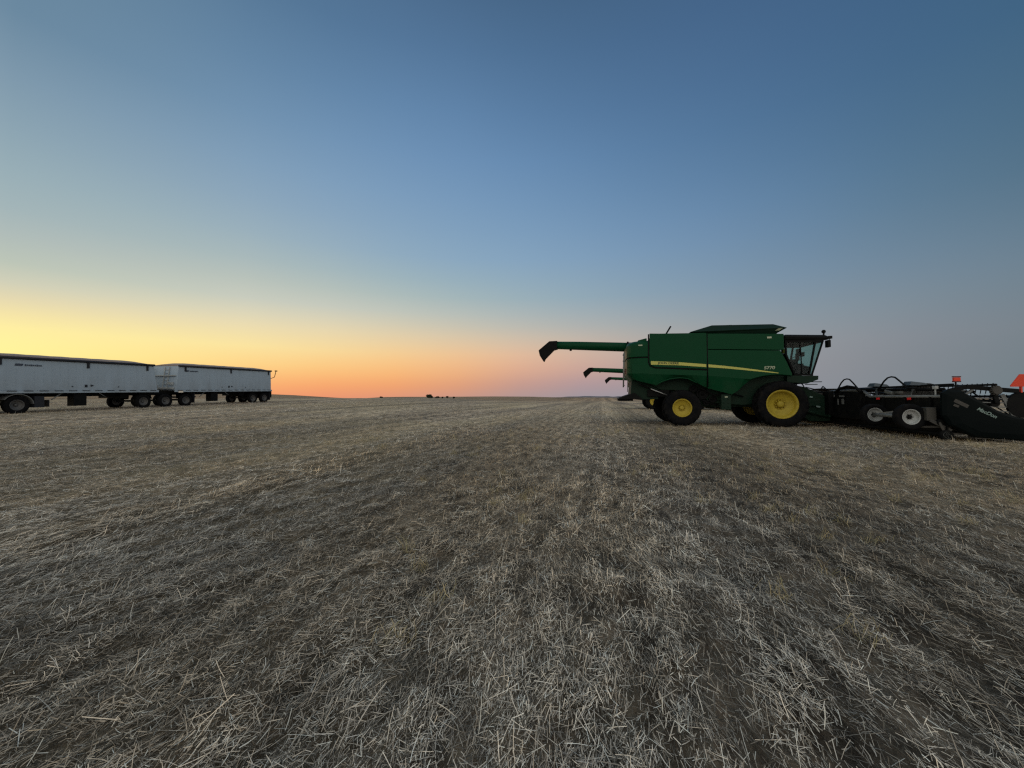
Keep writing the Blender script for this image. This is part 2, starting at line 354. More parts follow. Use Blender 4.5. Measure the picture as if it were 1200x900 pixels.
# ------------------------------------------------------------------ wheels
def tyre_mesh(mb, c, Rt, Rr, w, lugs=0, n=64, lug_h=.065):
    """c = centre; tyre from y-w/2 to y+w/2"""
    h = w/2; sh = (Rt-Rr)
    prof = [(-h*.72, Rr), (-h*.92, Rr+sh*.18), (-h, Rr+sh*.45), (-h*.97, Rr+sh*.72), (-h*.86, Rr+sh*.90), (-h*.7, Rt-lug_h if lugs else Rt*.995), (-h*.3, Rt-lug_h*.6 if lugs else Rt), (h*.3, Rt-lug_h*.6 if lugs else Rt), (h*.7, Rt-lug_h if lugs else Rt*.995),
            (h*.86, Rr+sh*.90), (h*.97, Rr+sh*.72), (h, Rr+sh*.45), (h*.92, Rr+sh*.18), (h*.72, Rr)]
    c = Vector(c); rings = []
    for y, r in prof: rings.append([c+Vector((math.cos(k*2*math.pi/n)*r, y, math.sin(k*2*math.pi/n)*r)) for k in range(n)])
    rings.append(rings[0]); mb.quadloft(rings, cap=False, smooth=True)
    for i in range(lugs):
        for sgn in (-1, 1):
            a0 = 2*math.pi*(i+(.5 if sgn > 0 else 0))/lugs; da = 2*math.pi/lugs*.22; sk = 2*math.pi/lugs*.95
            def pt(a, y, r): return c+Vector((math.cos(a)*r, sgn*y, math.sin(a)*r))
            rin = Rt-lug_h*1.4
            pts = []
            for (yy, aoff, rt) in ((.02*w, sk, Rt), (h*.55, sk*.35, Rt), (h*.93, 0, Rt-.03), (h*1.01, -.02, Rt-lug_h*2.6)):
                r0 = rin if yy < h*.95 else Rt-lug_h*3.6
                pts.append([pt(a0+aoff-da, yy, r0), pt(a0+aoff-da*.8, yy, rt), pt(a0+aoff+da*.8, yy, rt), pt(a0+aoff+da, yy, r0)])
            mb.quadloft(pts)

def wheel(parent, c, Rt, Rr, w, out, rim_mat, lugs=0, dish=.12, bolts=8):
    """out = -1: outer face toward -y"""
    c = Vector(c)
    mb = MB(); tyre_mesh(mb, (0, 0, 0), Rt, Rr, w, lugs); ty = mb.build('tyre', M['rubber'], None)
    wh = MB()
    e = out*w/2*.74
    prof = [(-e*.9, Rr*.97), (e*.98, Rr*1.03), (e*1.04, Rr*1.05), (e*1.04, Rr*.97), (e*.9, Rr*.90), (e-out*dish*.6, Rr*.86), (e-out*dish, Rr*.80), (e-out*dish*.9, Rr*.45), (e-out*dish*1.25, Rr*.36), (e-out*dish*1.25, .001)]
    wh.lathe(prof, (0, 0, 0), 48)
    rim = wh.build('wheel', rim_mat, parent); rim.location = c
    ty.parent = rim
    hb = MB(); y0 = e-out*dish*1.2
    hb.lathe([(y0, Rr*.26), (y0+out*dish*.55, Rr*.22), (y0+out*dish*.65, Rr*.12), (y0+out*dish*.65, .001)], (0, 0, 0), 20)
    for i in range(bolts):
        a = 2*math.pi*i/bolts; hb.lathe([(y0, .022*Rr/.4), (y0+out*.05, .018*Rr/.4), (y0+out*.05, .001)], (math.cos(a)*Rr*.31, 0, math.sin(a)*Rr*.31), 6, smooth=False)
    hb.build('hub', rim_mat if rim_mat is not M['rim_grey'] else M['black'], rim)
    return rim

def text_mesh(body, size, loc, rot, m, name, parent, extrude=.002, shear=0., xscale=1.):
    cu = bpy.data.curves.new(name, 'FONT'); cu.body = body; cu.size = size; cu.extrude = extrude; cu.shear = shear; cu.offset = size*.02
    cu.align_x = 'LEFT'; cu.align_y = 'CENTER'
    t = bpy.data.objects.new(name, cu); col.objects.link(t)
    dg = bpy.context.evaluated_depsgraph_get(); me = bpy.data.meshes.new_from_object(t.evaluated_get(dg))
    bpy.data.objects.remove(t); me.materials.clear(); me.materials.append(m)
    o = bpy.data.objects.new(name, me); col.objects.link(o); o.parent = parent; o.location = loc; o.rotation_euler = rot; o.scale = (xscale, 1, 1)
    return o

# ------------------------------------------------------------------ combine harvester
def make_combine():
    root = empty('combine_harvester', (0, 0, 0))
    G, GD, K = M['green'], M['green_dark'], M['black']
    # --- chassis and inner body
    mb = MB()
    mb.prism([(-5.2, 1.95), (-5.2, 3.3), (-2.6, 3.55), (.1, 3.6), (.35, 2.2), (.6, 1.75), (.6, 1.05), (-1.2, .85), (-2.4, .95), (-3.0, 1.45), (-4.4, 1.5)], -1.02, 1.02)
    mb.box((-1.2, 0, .95), (2.9, 1.5, .35)); mb.box((-3.66, 0, .80), (.28, 2.2, .22)); mb.box((0, 0, .93), (.5, 2.0, .45))
    mb.bar((-2.4, -.8, 1.0), (-3.7, -.75, .85), .18, .3); mb.bar((-2.4, .8, 1.0), (-3.7, .75, .85), .18, .3)
    mb.build('chassis', GD, root, .02)
    # --- engine deck between the side panels
    mb = MB(); mb.box((-3.8, 0, 3.62), (2.2, 3.0, .2)); mb.box((-3.9, .35, 3.78), (.9, .8, .22)); mb.box((-3.1, -.4, 3.76), (.5, 1.1, .14))
    mb.build('engine_deck', GD, root, .03)
    # --- side panels, both sides
    def panel(name, upper, lower, s, yo=1.6, yi=1.50):
        mb = MB()
        mb.prism(upper, s*yo, s*(yo-.05))
        ob = mb.build(name, G, root, .012)
        return ob
    def panel2(name, top, crease, bot, s):
        """top, crease, bottom polylines with equal x counts: upper part upright, lower part leaning inward"""
        mb = MB(); yo = s*1.6; yi = s*1.47; q = s*.05
        rows_o = [[(x, yo, z) for x, z in top], [(x, yo, z) for x, z in crease], [(x, yi, z) for x, z in bot]]
        rows_i = [[(x, y-q, z) for x, y, z in r] for r in rows_o]
        mb.quadloft([rows_o[0], rows_o[1], rows_o[2], rows_i[2], rows_i[1], rows_i[0], rows_o[0]], cap=False, closed=False)
        bmesh.ops.remove_doubles(mb.bm, verts=mb.bm.verts, dist=.0005)
        return mb.build(name, G, root, .01)
    for s in (-1, 1):
        # engine side door (upper rear) with its rounded lower rear corner
        panel('side_door', [(-4.90, 3.89), (-4.5, 3.87), (-2.70, 3.83), (-2.68, 3.80), (-2.68, 2.34), (-4.70, 2.46), (-4.86, 2.54), (-4.92, 2.66)], None, s, 1.63)
        xs = [-5.62, -5.45, -5.0, -4.68, -4.5, -4.3, -4.1, -3.9, -3.71, -3.5, -3.28, -3.06, -2.88, -2.68]
        bz = np.interp(xs, [-5.62, -5.45, -5.0, -4.68, -4.5, -4.3, -4.1, -3.9, -3.71, -3.5, -3.28, -3.06, -2.88, -2.68], [2.02, 1.90, 1.78, 1.70, 1.78, 1.90, 1.975, 2.015, 2.03, 2.01, 1.93, 1.80, 1.68, 1.57])
        tz = np.interp(xs, [-5.62, -4.92, -4.7, -2.68], [2.60, 2.56, 2.44, 2.32]); cz = np.maximum(np.interp(xs, [-5.62, -2.68], [2.20, 2.06]), bz+.03)
        panel2('rear_side_panel', list(zip(xs, tz)), list(zip(xs, cz)), list(zip(xs, bz)), s)
        mb = MB(); mb.prism([(-2.64, 3.80), (-2.64, 3.16), (.13, 3.05), (.13, 3.69)], s*1.6, s*1.55); mb.build('tank_side_panel', G, root, .012)
        xs = [-2.64, -2.3, -2.0, -1.73, -1.5, -1.3, -1.1, -.87, -.64, -.3, 0, .2, .38]
        bz = np.interp(xs, [-2.64, -1.73, -1.5, -1.3, -1.1, -.87, -.64, -.3, 0, .38], [1.55, 1.29, 1.44, 1.66, 1.83, 1.94, 2.0, 2.045, 2.05, 2.0])
        tz = np.interp(xs, [-2.64, .13, .2, .38], [3.13, 3.02, 2.6, 2.12]); cz = np.maximum(np.interp(xs, [-2.64, -1.1, .38], [2.07, 1.90, 1.9]), bz+.03)
        panel2('front_side_panel', list(zip(xs, tz)), list(zip(xs, cz)), list(zip(xs, bz)), s)
        # wheel arch liner lips
        mb = MB(); pts = [(-4.68, 1.68), (-4.4, 1.85), (-4.1, 1.95), (-3.71, 2.0), (-3.4, 1.96), (-3.06, 1.78)]
        mb.tube([(x, s*1.505, z) for x, z in pts], .03, 6); mb.build('wheel_arch_lip', G, root)
        mb = MB(); mb.tube([(-4.94, s*1.60, 3.86), (-4.95, s*1.60, 2.66), (-4.88, s*1.60, 2.51), (-4.70, s*1.60, 2.43), (-2.69, s*1.60, 2.31)], .03, 6); mb.tube([(-2.66, s*1.59, 3.8), (-2.66, s*1.59, 1.6)], .03, 6); mb.build('panel_seam', K, root)
        # stripe decals
        mb = MB(); y = s*1.633; mb.sheet([(-4.86, y, 2.71), (-4.86, y, 2.56), (-3.8, y, 2.515), (-2.71, y, 2.415), (-2.71, y, 2.535), (-3.8, y, 2.645)])
        mb.build('stripe', M['decal_yellow'], root)
        mb = MB(); y = s*1.604
        up = [(-2.62, 2.53), (-2.0, 2.455), (-1.4, 2.37), (-.8, 2.275), (-.09, 2.15)]; lo = [(-.09, 2.125), (-.8, 2.21), (-1.4, 2.285), (-2.0, 2.355), (-2.62, 2.41)]
        mb.sheet([(x, y, z) for x, z in up+lo]); mb.build('stripe', M['decal_yellow'], root)
        rt = (R(90), 0, 0) if s < 0 else (R(90), 0, R(180))
        lx = -4.58 if s < 0 else -3.65
        text_mesh('JOHN DEERE', .125, (lx, s*1.636, 2.618 if s < 0 else 2.59), (R(90), R(2), 0) if s < 0 else (R(90), 0, R(180)), M['decal_dark'], 'brand_lettering', root, xscale=1.15)
        text_mesh('S770', .17, (-.60 if s < 0 else -.15, s*1.606, 2.345), rt, M['decal_pale'], 'model_lettering', root, shear=.2, xscale=1.15)
        mb = MB(); mb.box((-.38, s*1.605, 3.56), (.16, .01, .07)); mb.build('warning_decal', M['decal_pale'], root)
        mb = MB(); mb.box((-5.28, s*1.612, 3.40), (.17, .008, .05)); mb.build('warning_decal', M['decal_pale'], root)
        mb = MB(); mb.box((-1.93, s*1.425, 1.19), (.10, .008, .05)); mb.build('warning_decal', M['decal_pale'], root)
        # tool box / ladder block under the panel and belt drives
        mb = MB(); mb.box((-1.93, s*1.28, .98), (.36, .28, .62))
        for i in range(3):
            for j in range(2): mb.box((-2.02+.16*j, s*1.425, .78+.17*i), (.05, .02, .06))
        mb.build('battery_box', GD, root, .015)
        for (px, pz, pr) in ((-2.75, 1.32, .24), (-2.35, 1.1, .15), (-2.6, .95, .12), (-3.1, 1.55, .16)):
            mb = MB(); mb.lathe([(s*1.04, pr), (s*1.06, pr), (s*1.08, pr*.85), (s*1.10, pr), (s*1.12, pr), (s*1.12, pr*.75), (s*1.08, pr*.7), (s*1.08, .04), (s*1.14, .03), (s*1.14, .001)], (px, 0, pz), 24)
            mb.build('belt_pulley', K, root)
        mb = MB(); mb.tube([(-4.85, s*1.35, 1.54), (-4.12, s*1.3, 1.24)], .022, 8); mb.build('strut', M['steel'], root)
        mb = MB(); mb.tube([(-2.9, s*1.2, 1.6), (-2.3, s*1.2, 1.25), (-1.8, s*1.15, 1.4), (-1.2, s*1.1, 1.2)], .03, 8); mb.build('hydraulic_line', K, root)
        mb = MB(); mb.tube([(-3.0, s*1.1, 1.15), (-2.2, s*1.1, .82)], .03, 8); mb.build('drive_shaft', K, root)
        mb = MB(); mb.tube([(-5.3, s*1.1, 1.75), (-4.6, s*1.1, 1.45), (-4.0, s*1.05, 1.2)], .035, 8); mb.build('hydraulic_line', K, root)
        mb = MB(); mb.box((-4.5, s*.9, 1.35), (.9, .3, .3)); mb.build('spreader_drive', K, root, .02)
    # --- rear hood: rounded in plan, stacked rings
    def ring(z, ins, xr=-5.82):
        hw = 1.605-ins; x0 = -4.95; xr2 = xr+ins; r = .55
        pts = [(x0, -hw, z)]
        for k in range(9):
            a = math.pi/2*k/8; pts.append((xr2+r-r*math.sin(a), -hw+r-r*math.cos(a), z))
        pts += [(x, -y, z) for x, y, z in pts[::-1]]
        return pts
    mb = MB(); mb.quadloft([ring(1.92, .22), ring(2.10, .05), ring(2.2, 0), ring(2.83, 0), ring(2.85, .02)], smooth=False); mb.build('rear_hood', G, root, .0)
    mb = MB(); mb.quadloft([ring(2.845, .05), ring(2.905, .05)]); mb.build('hood_seam', K, root)
    mb = MB(); mb.quadloft([ring(2.9, .02), ring(2.92, 0), ring(3.42, .0), ring(3.52, .04), ring(3.60, .16), ring(3.64, .4)]); mb.build('rear_hood', G, root)
    mb = MB(); mb.quadloft([[(-5.0, -1.5, 3.3), (-5.45, -1.45, 3.3), (-5.45, 1.45, 3.3), (-5.0, 1.5, 3.3)], [(-5.0, -1.5, 3.72), (-5.35, -1.3, 3.66), (-5.35, 1.3, 3.66), (-5.0, 1.5, 3.72)]])
    mb.build('hood_dome', G, root, .03)
    # rear ladder and lamps
    mb = MB()
    for yy in (-1.35, -1.0): mb.tube([(-5.93, yy, 3.15), (-5.97, yy, 1.62)], .022, 8)
    for i in range(6): mb.box((-5.95, -1.175, 1.7+.27*i), (.06, .33, .03))
    mb.build('rear_ladder', M['grey'], root)
    for yy in (-.6, .6):
        mb = MB(); mb.box((-5.83, yy, 2.35), (.06, .14, .25)); mb.build('tail_lamp', M['dark_red'], root, .01)
    # straw chopper and spreader
    mb = MB(); mb.prism([(-5.6, 1.9), (-5.2, 1.95), (-4.4, 1.6), (-4.5, 1.1), (-5.1, 1.08), (-5.65, 1.28)], -.95, .95)
    mb.build('straw_chopper', GD, root, .01); mb = MB()
    mb.prism([(-5.5, 1.38), (-6.15, 1.16), (-6.2, 1.09), (-5.5, 1.1), (-5.1, 1.05)], -1.1, 1.1)
    for yy in np.linspace(-1.0, 1.0, 8): mb.box((-5.85, yy, 1.07), (.6, .02, .12))
    mb.build('straw_spreader', K, root, .01)
    # --- grain tank extension
    def rect(x0, x1, hw, z0, z1): return [(x0, -hw, z0), (x1, -hw, z1), (x1, hw, z1), (x0, hw, z0)]
    mb = MB(); mb.quadloft([rect(-2.72, -.06, 1.45, 3.72, 3.66), rect(-2.72, -.06, 1.5, 3.82, 3.74), rect(-3.29, .26, 1.60, 3.90, 3.93), rect(-2.37, -.10, 1.25, 4.20, 4.15)])
    mb.box((-1.62, -.9, 4.21), (.22, .1, .06)); mb.tube([(-1.9, 0, 4.18), (-1.2, 0, 4.2)], .03, 6)
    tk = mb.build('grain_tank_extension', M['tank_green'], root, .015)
    mb = MB(); mb.sheet([(-.16, -1.575, 3.83), (-.02, -1.575, 3.83), (.10, -1.615, 3.915), (-.04, -1.615, 3.915)]); mb.build('reflector', M['decal_pale'], tk)
    # exhaust pipe
    mb = MB(); mb.tube([(-4.2, -1.0, 3.7), (-4.15, -1.0, 3.93), (-3.95, -1.0, 4.27)], .035, 10); mb.box((-4.33, -1.0, 3.9), (.12, .1, .1)); mb.build('exhaust_pipe', K, root)
    # --- unloading auger, folded back along the far side
    mb = MB(); yA = 1.75
    mb.tube([(.5, 1.45, 2.2), (.5, 1.6, 3.0), (.35, yA-.02, 3.32), (-.1, yA, 3.42)], .23, 16)
    mb.tube([(-.1, yA, 3.42), (-5.6, yA, 3.75)], .25, 18)
    mb.tube([(-5.5, yA, 3.745), (-8.1, yA, 3.90), (-9.3, yA, 3.965)], .23, 18, rs=[.235, .22, .205])
    mb.lathe([(-.26, .12), (.26, .12)], (-5.62, yA, 3.55), 10)
    au = mb.build('unloading_auger', G, root)
    mb = MB(); mb.tube([(-5.56, yA, 3.748), (-5.64, yA, 3.752)], .29, 18); mb.box((-5.7, yA, 3.47), (.10, .12, .14)); mb.box((-5.72, yA-.1, 3.33), (.05, .05, .3)); mb.build('flange', K, au)
    mb = MB(); mb.quadloft([[(-9.2, yA+sy*.21, 3.965+sz*.215) for sy, sz in ((-1, -1), (-1, 1), (1, 1), (1, -1))],
        [(-9.40, yA-.21, 3.70), (-9.62, yA-.21, 4.17), (-9.62, yA+.21, 4.17), (-9.40, yA+.21, 3.70)], [(-9.86, yA-.2, 3.24), (-10.2, yA-.2, 3.70), (-10.2, yA+.2, 3.70), (-9.86, yA+.2, 3.24)], [(-9.93, yA-.19, 3.08), (-10.14, yA-.19, 3.42), (-10.14, yA+.19, 3.42), (-9.93, yA+.19, 3.08)]])
    mb.box((-8.5, yA, 3.68), (.12, .06, .08))
    mb.build('spout', K, au, .02)
    # --- cab
    mb = MB()
    mb.quadloft([[(.38, -1.0, 3.52), (1.80, -.95, 3.45), (1.80, .95, 3.45), (.38, 1.0, 3.52)], [(.40, -1.03, 3.68), (2.02, -.98, 3.58), (2.02, .98, 3.58), (.40, 1.03, 3.68)], [(.46, -.9, 3.76), (1.9, -.85, 3.70), (1.9, .85, 3.70), (.46, .9, 3.76)]])
    cab = mb.build('cab', K, root, .03); cab['label'] = 'operator cab with dark roof and wide glass sides'
    mb = MB()
    for yy in (-.9, -.6, .6, .9): mb.box((2.02, yy, 3.58), (.14, .18, .11))
    mb.build('work_lamp', K, cab, .01)
    mb = MB(); mb.lathe([(-.03, .03), (.03, .03)], (1.88, -.8, 3.74), 8); mb.tube([(1.88, -.8, 3.7), (1.88, -.8, 3.80)], .02, 8)
    bmesh.ops.create_uvsphere(mb.bm, u_segments=14, v_segments=10, radius=.075, matrix=Matrix.Translation((1.88, -.8, 3.84))); mb.build('gps_dome', K, cab)
    mb = MB(); mb.tube([(1.85, -.95, 3.55), (1.93, -1.1, 3.5), (1.88, -1.12, 3.4)], .02, 6); mb.box((1.86, -1.12, 3.30), (.10, .22, .28)); mb.build('mirror', K, cab, .01)
    mb = MB(); mb.tube([(1.85, .95, 3.55), (1.95, 1.25, 3.5), (1.9, 1.3, 3.35)], .02, 6); mb.box((1.88, 1.3, 3.22), (.10, .26, .34)); mb.build('mirror', K, cab, .01)
    mb = MB()
    for s in (-1, 1):
        y = s*.93
        mb.bar((.46, y, 3.55), (.46, y, 2.9), .09, .06); mb.bar((.46, y, 2.92), (.76, y, 2.1), .09, .06)
        mb.bar((1.52, y, 3.47), (1.27, y, 2.1), .06, .06); mb.bar((1.80, y*.96, 3.46), (1.38, y*.96, 2.08), .06, .05)
        mb.bar((.72, y, 2.10), (1.4, y, 2.08), .06, .06); mb.bar((.46, y, 3.50), (1.75, y, 3.46), .06, .12)
        mb.bar((.98, y, 3.5), (1.02, y, 2.15), .03, .035)
    mb.bar((1.76, -.9, 3.44), (1.76, .9, 3.44), .08, .08)
    mb.box((.60, 0, 2.55), (.05, 1.8, .9), Matrix.Rotation(R(-20), 3, 'Y'))
    for s in (-1, 1): mb.prism([(.60, 2.62), (.78, 2.12), (1.24, 2.12), (1.30, 2.42)], s*.90, s*.88)
    mb.build('cab_frame', K, cab)
    mb = MB()
    for s in (-1, 1):
        mb.prism([(.50, 3.46), (.50, 2.92), (.78, 2.14), (1.25, 2.12), (1.50, 3.44)], s*.915, s*.905)
        mb.prism([(1.30, 2.12), (1.55, 3.44), (1.76, 3.42), (1.36, 2.12)], s*.905, s*.895)
    mb.quadloft([[(1.79, -.88, 3.42), (1.79, .88, 3.42), (1.38, .88, 2.1), (1.38, -.88, 2.1)], [(1.775, -.88, 3.42), (1.775, .88, 3.42), (1.365, .88, 2.1), (1.365, -.88, 2.1)]])
    mb.build('cab_glass', M['glass'], cab)
    mb = MB(); mb.box((.80, .0, 2.52), (.5, .55, .18)); mb.box((.60, 0, 2.82), (.14, .5, .60), Matrix.Rotation(R(-10), 3, 'Y')); mb.box((.85, -.35, 2.62), (.42, .14, .3)); mb.box((.85, .5, 2.45), (.4, .35, .4))
    mb.build('driver_seat', M['seat_cloth'], cab, .04)
    mb = MB(); mb.box((.66, -.25, 3.14), (.12, .24, .20)); mb.build('yellow_cab_block', M['decal_yellow'], cab, .03)  # pale yellow block set in for a yellow patch inside the cab
    mb = MB(); mb.tube([(1.25, 0, 2.1), (1.15, 0, 2.75)], .06, 8); mb.tube([(1.12+.05*math.cos(a)*.6, .2*math.sin(a), 2.80+.17*math.cos(a)*.6) for a in np.linspace(0, 2*math.pi, 17)], .018, 6)
    mb.box((1.05, -.52, 2.85), (.07, .22, .3)); mb.box((1.2, -.6, 2.95), (.05, .25, .18)); mb.tube([(1.05, -.5, 2.5), (1.05, -.52, 2.8)], .025, 6)
    mb.box((.98, 0, 2.24), (.62, 1.7, .30)); mb.box((.74, .6, 2.7), (.3, .5, .6)); mb.box((.80, -.55, 2.55), (.35, .3, .4)); mb.box((1.2, .6, 2.5), (.2, .4, .5)); mb.box((1.3, 0, 2.35), (.18, .5, .5)); mb.build('steering_console', M['seat_cloth'], cab, .01)
    # platform under the cab
    mb = MB(); mb.prism([(.35, 2.05), (1.45, 2.03), (1.44, 1.88), (1.05, 1.72), (.35, 1.78)], -1.25, 1.25); mb.box((1.5, -.9, 1.80), (.42, .12, .03)); mb.box((1.35, -.9, 1.70), (.42, .1, .03))
    mb.build('cab_platform', GD, root, .03)
    mb = MB()
    for yy in (1.3, 1.75): mb.tube([(.75, yy, 1.98), (.85, yy, .65)], .025, 6)
    for i in range(5): mb.box((.77+.02*i, 1.525, 1.75-.25*i), (.16, .45, .03))
    mb.tube([(.45, 1.75, 2.0), (.45, 1.75, 2.9), (1.1, 1.75, 2.9), (1.1, 1.75, 2.0)], .02, 6); mb.build('cab_ladder', K, root)
    # feeder house
    mb = MB(); mb.prism([(.45, 1.75), (1.2, 1.60), (2.08, 1.14), (2.08, .22), (1.35, .2), (.45, .95)], -.72, .72)
    mb.box((1.45, -.76, .95), (.55, .06, .3)); mb.box((1.95, 0, .8), (.1, 1.9, .85)); mb.tube([(.7, -.85, .75), (1.9, -.8, .42)], .06, 8)
    fh = mb.build('feeder_house', GD, root, .02)
    for (x, z, w_) in ((1.38, 1.19, .1), (1.62, .80, .14)):
        mb = MB(); mb.box((x, -.80, z), (w_, .01, .06), Matrix.Rotation(R(12), 3, 'Y')); mb.build('warning_decal', M['white_ink'], fh)
    # wheels
    for s in (-1, 1):
        wheel(root, (0, s*1.42, .90), .925, .555, .66, s, M['yellow'], lugs=22, dish=.20, bolts=10)
        wheel(root, (-3.66, s*1.49, .735), .755, .365, .52, s, M['yellow'], lugs=18, dish=.10, bolts=8)
    return root

# ------------------------------------------------------------------ draper header
def make_header():
    root = empty('draper_header', (0, 0, 0)); K = M['black']
    HW = 6.1
    mb = MB()
    for s in (-1, 1):
        mb.tube([(2.12, s*6.05, 1.20), (2.12, s*3.05, 1.20), (2.11, s*2.75, 1.38), (2.1, s*2.3, 1.42), (2.1, 0, 1.42)], .045, 10)
    mb.build('frame_tube', M['grey'], root)
    mb = MB()
    mb.box((2.14, 0, .66), (.03, 12.1, 1.06)); mb.tube([(2.12, -5.9, .17), (2.12, 5.9, .17)], .06, 8); mb.tube([(2.05, -6.0, .5), (2.05, 6.0, .5)], .09, 10)
    for yy in np.linspace(-5.6, 5.6, 13): mb.box((2.09, yy, .86), (.07, .05, .66))
    mb.box((1.98, 0, .95), (.18, 2.0, .9)); mb.prism([(1.95, .4), (2.15, .4), (2.15, 1.36), (2.0, 1.36)], -2.75, -1.2); mb.prism([(1.95, .4), (2.15, .4), (2.15, 1.36), (2.0, 1.36)], 1.2, 2.75)
    mb.build('back_frame', K, root, .008)
    # draper decks with slats
    mb = MB()
    for s in (-1, 1): mb.quadloft([[(2.2, s*1.0, .70), (3.45, s*1.0, .22), (3.45, s*5.95, .22), (2.2, s*5.95, .70)], [(2.2, s*1.0, .60), (3.45, s*1.0, .14), (3.45, s*5.95, .14), (2.2, s*5.95, .60)]])
    mb.box((2.8, 0, .35), (1.3, 2.0, .05))
    dk = mb.build('draper_deck', M['draper'], root)
    mb = MB()
    for s in (-1, 1):
        for yy in np.arange(1.15, 5.9, .30): mb.bar((2.24, s*yy, .705), (3.42, s*yy, .245), .035, .03)
    mb.build('belt_slats', M['grey'], dk)
    mb = MB(); mb.box((3.52, 0, .14), (.14, 12.0, .06))
    for yy in np.arange(-5.95, 5.96, .15): mb.quadloft([[(3.58, yy-.02, .13), (3.58, yy+.02, .13), (3.58, yy+.02, .17), (3.58, yy-.02, .17)], [(3.70, yy-.006, .14), (3.70, yy+.006, .14), (3.70, yy+.006, .155), (3.70, yy-.006, .155)]])
    mb.build('cutter_bar', K, root)
    # reel: three sections with cam discs, bats and fingers
    cx, cz, rr = 3.25, 1.02, .50
    secs = [(-5.9, -2.0), (-1.9, 1.9), (2.0, 5.9)]
    mb = MB(); mb.tube([(cx, -5.95, cz), (cx, 5.95, cz)], .10, 12); mb.build('reel_tube', K, root)
    for y0, y1 in secs:
        mb = MB(); fg = MB()
        for k in range(6):
            a = R(22)+k*math.pi/3; x = cx+rr*math.cos(a); z = cz+rr*math.sin(a)
            mb.tube([(x, y0, z), (x, y1, z)], .028, 8)
            for yy in np.arange(y0+.08, y1, .15): fg.bar((x, yy, z+.045), (x-.06, yy, z-.24), .014, .014)
            for q in np.linspace(y0+.1, y1-.1, 3): mb.bar((cx, q, cz), (x, q, z), .03, .02)
        rl = mb.build('reel', K, root); fg.build('fingers', K, rl)
    for yy in (-3.75, -3.35, -1.95, 1.95, 3.35, 3.75):
        mb = MB(); n = 6
        mb.lathe([(-.02, .45), (.02, .45), (.02, .36), (-.02, .36), (-.02, .45)], (cx, yy, cz+.06), 32)
        mb.lathe([(-.02, .15), (.02, .15), (.02, .001)], (cx, yy, cz), 20)
        for k in range(n):
            a = k*math.pi/3+.3; mb.bar((cx+.1*math.cos(a), yy, cz+.1*math.sin(a)), (cx+.40*math.cos(a), yy, cz+.40*math.sin(a)), .02, .09)
        mb.build('cam_disc', M['grey'], root)
    mb = MB(); mb.lathe([(-.03, .13), (-.03, .001)], (3.2, -6.02, 1.36), 19); mb.lathe([(-.05, .10), (.05, .10)], (3.2, -6.04, 1.36), 16)
    for k in range(12):
        a = k*math.pi/6; mb.box((3.2+.11*math.cos(a), -6.03, 1.36+.11*math.sin(a)), (.035, .06, .035))
    mb.lathe([(-.02, .12), (.02, .12)], (3.2, -6.02, 1.36), 18); mb.build('drive_sprocket', M['dark_metal'], root)
    # reel arms and lift cylinders
    for yy in (-5.98, -1.95, 1.95, 5.98):
        mb = MB(); mb.bar((2.12, yy, 1.30), (2.6, yy, 1.46), .08, .12); mb.bar((2.6, yy, 1.46), (3.7, yy, 1.34), .08, .11); mb.bar((3.2, yy, 1.38), (cx, yy, cz), .06, .10)
        ra = mb.build('reel_arm', K, root, .01)
        mb = MB(); mb.tube([(2.2, yy, .95), (2.75, yy, 1.38)], .035, 8); mb.build('lift_cylinder', M['grey'], ra)
    # sheet-metal covers over the reel drive
    for (y, x, w_) in ((-3.15, 2.25, .34), (-4.65, 2.3, .34), (3.15, 2.25, .34), (4.65, 2.3, .34)):
        mb = MB(); mb.quadloft([[(x-.18, y-w_/2, 1.54), (x+.3, y-w_/2, 1.52), (x+.3, y+w_/2, 1.52), (x-.18, y+w_/2, 1.54)], [(x-.12, y-w_/2+.03, 1.66), (x+.22, y-w_/2+.03, 1.61), (x+.22, y+w_/2-.03, 1.61), (x-.12, y+w_/2-.03, 1.66)]])
        mb.bar((x, y, 1.2), (x, y, 1.5), .06, .06); mb.build('drive_cover', M['bluegrey'], root, .01)
    mb = MB()
    mb.bar((2.4, -5.9, 1.53), (2.45, -.3, 1.50), .05, .05); mb.bar((2.4, 5.9, 1.53), (2.45, .3, 1.50), .05, .05)
    mb.bar((2.5, -2.6, 1.46), (2.5, -.4, 1.38), .16, .08); mb.bar((2.3, -4.6, 1.40), (2.5, -3.2, 1.46), .12, .08); mb.box((2.2, -.3, 1.48), (.3, .7, .1)); mb.box((2.35, -1.5, 1.47), (.4, .5, .1))
    mb.build('hydraulic_manifold', K, root, .01)
    for y in (-.6, .9, -3.95, 2.7): 
        mb = MB(); mb.bar((2.6, y-.35, 1.40), (2.35, y+.4, 1.47), .18, .025); mb.build('shield_plate', M['grey'], root)
    # hoses
    def arc(ya, yb, zt, x=2.1, zb=1.5):
        return [(x, ya, zb-.08), (x, ya+(yb-ya)*.12, zb+.04), (x, ya+(yb-ya)*.25, zb+(zt-zb)*.62), (x, ya+(yb-ya)*.38, zb+(zt-zb)*.93), (x, ya+(yb-ya)*.5, zt), (x, ya+(yb-ya)*.62, zb+(zt-zb)*.93), (x, ya+(yb-ya)*.75, zb+(zt-zb)*.6), (x, ya+(yb-ya)*.9, zb+.06), (x, yb, zb-.05), (x, yb-.4, zb-.05)]
    for ya, yb, zt, x in ((-1.10, -2.5, 1.87, 2.1), (-3.45, -4.75, 1.83, 2.1), (1.1, 2.5, 1.87, 2.1)):
        mb = MB(); mb.tube(arc(ya, yb, zt, x), .024, 8); mb.build('hydraulic_hose', K, root)
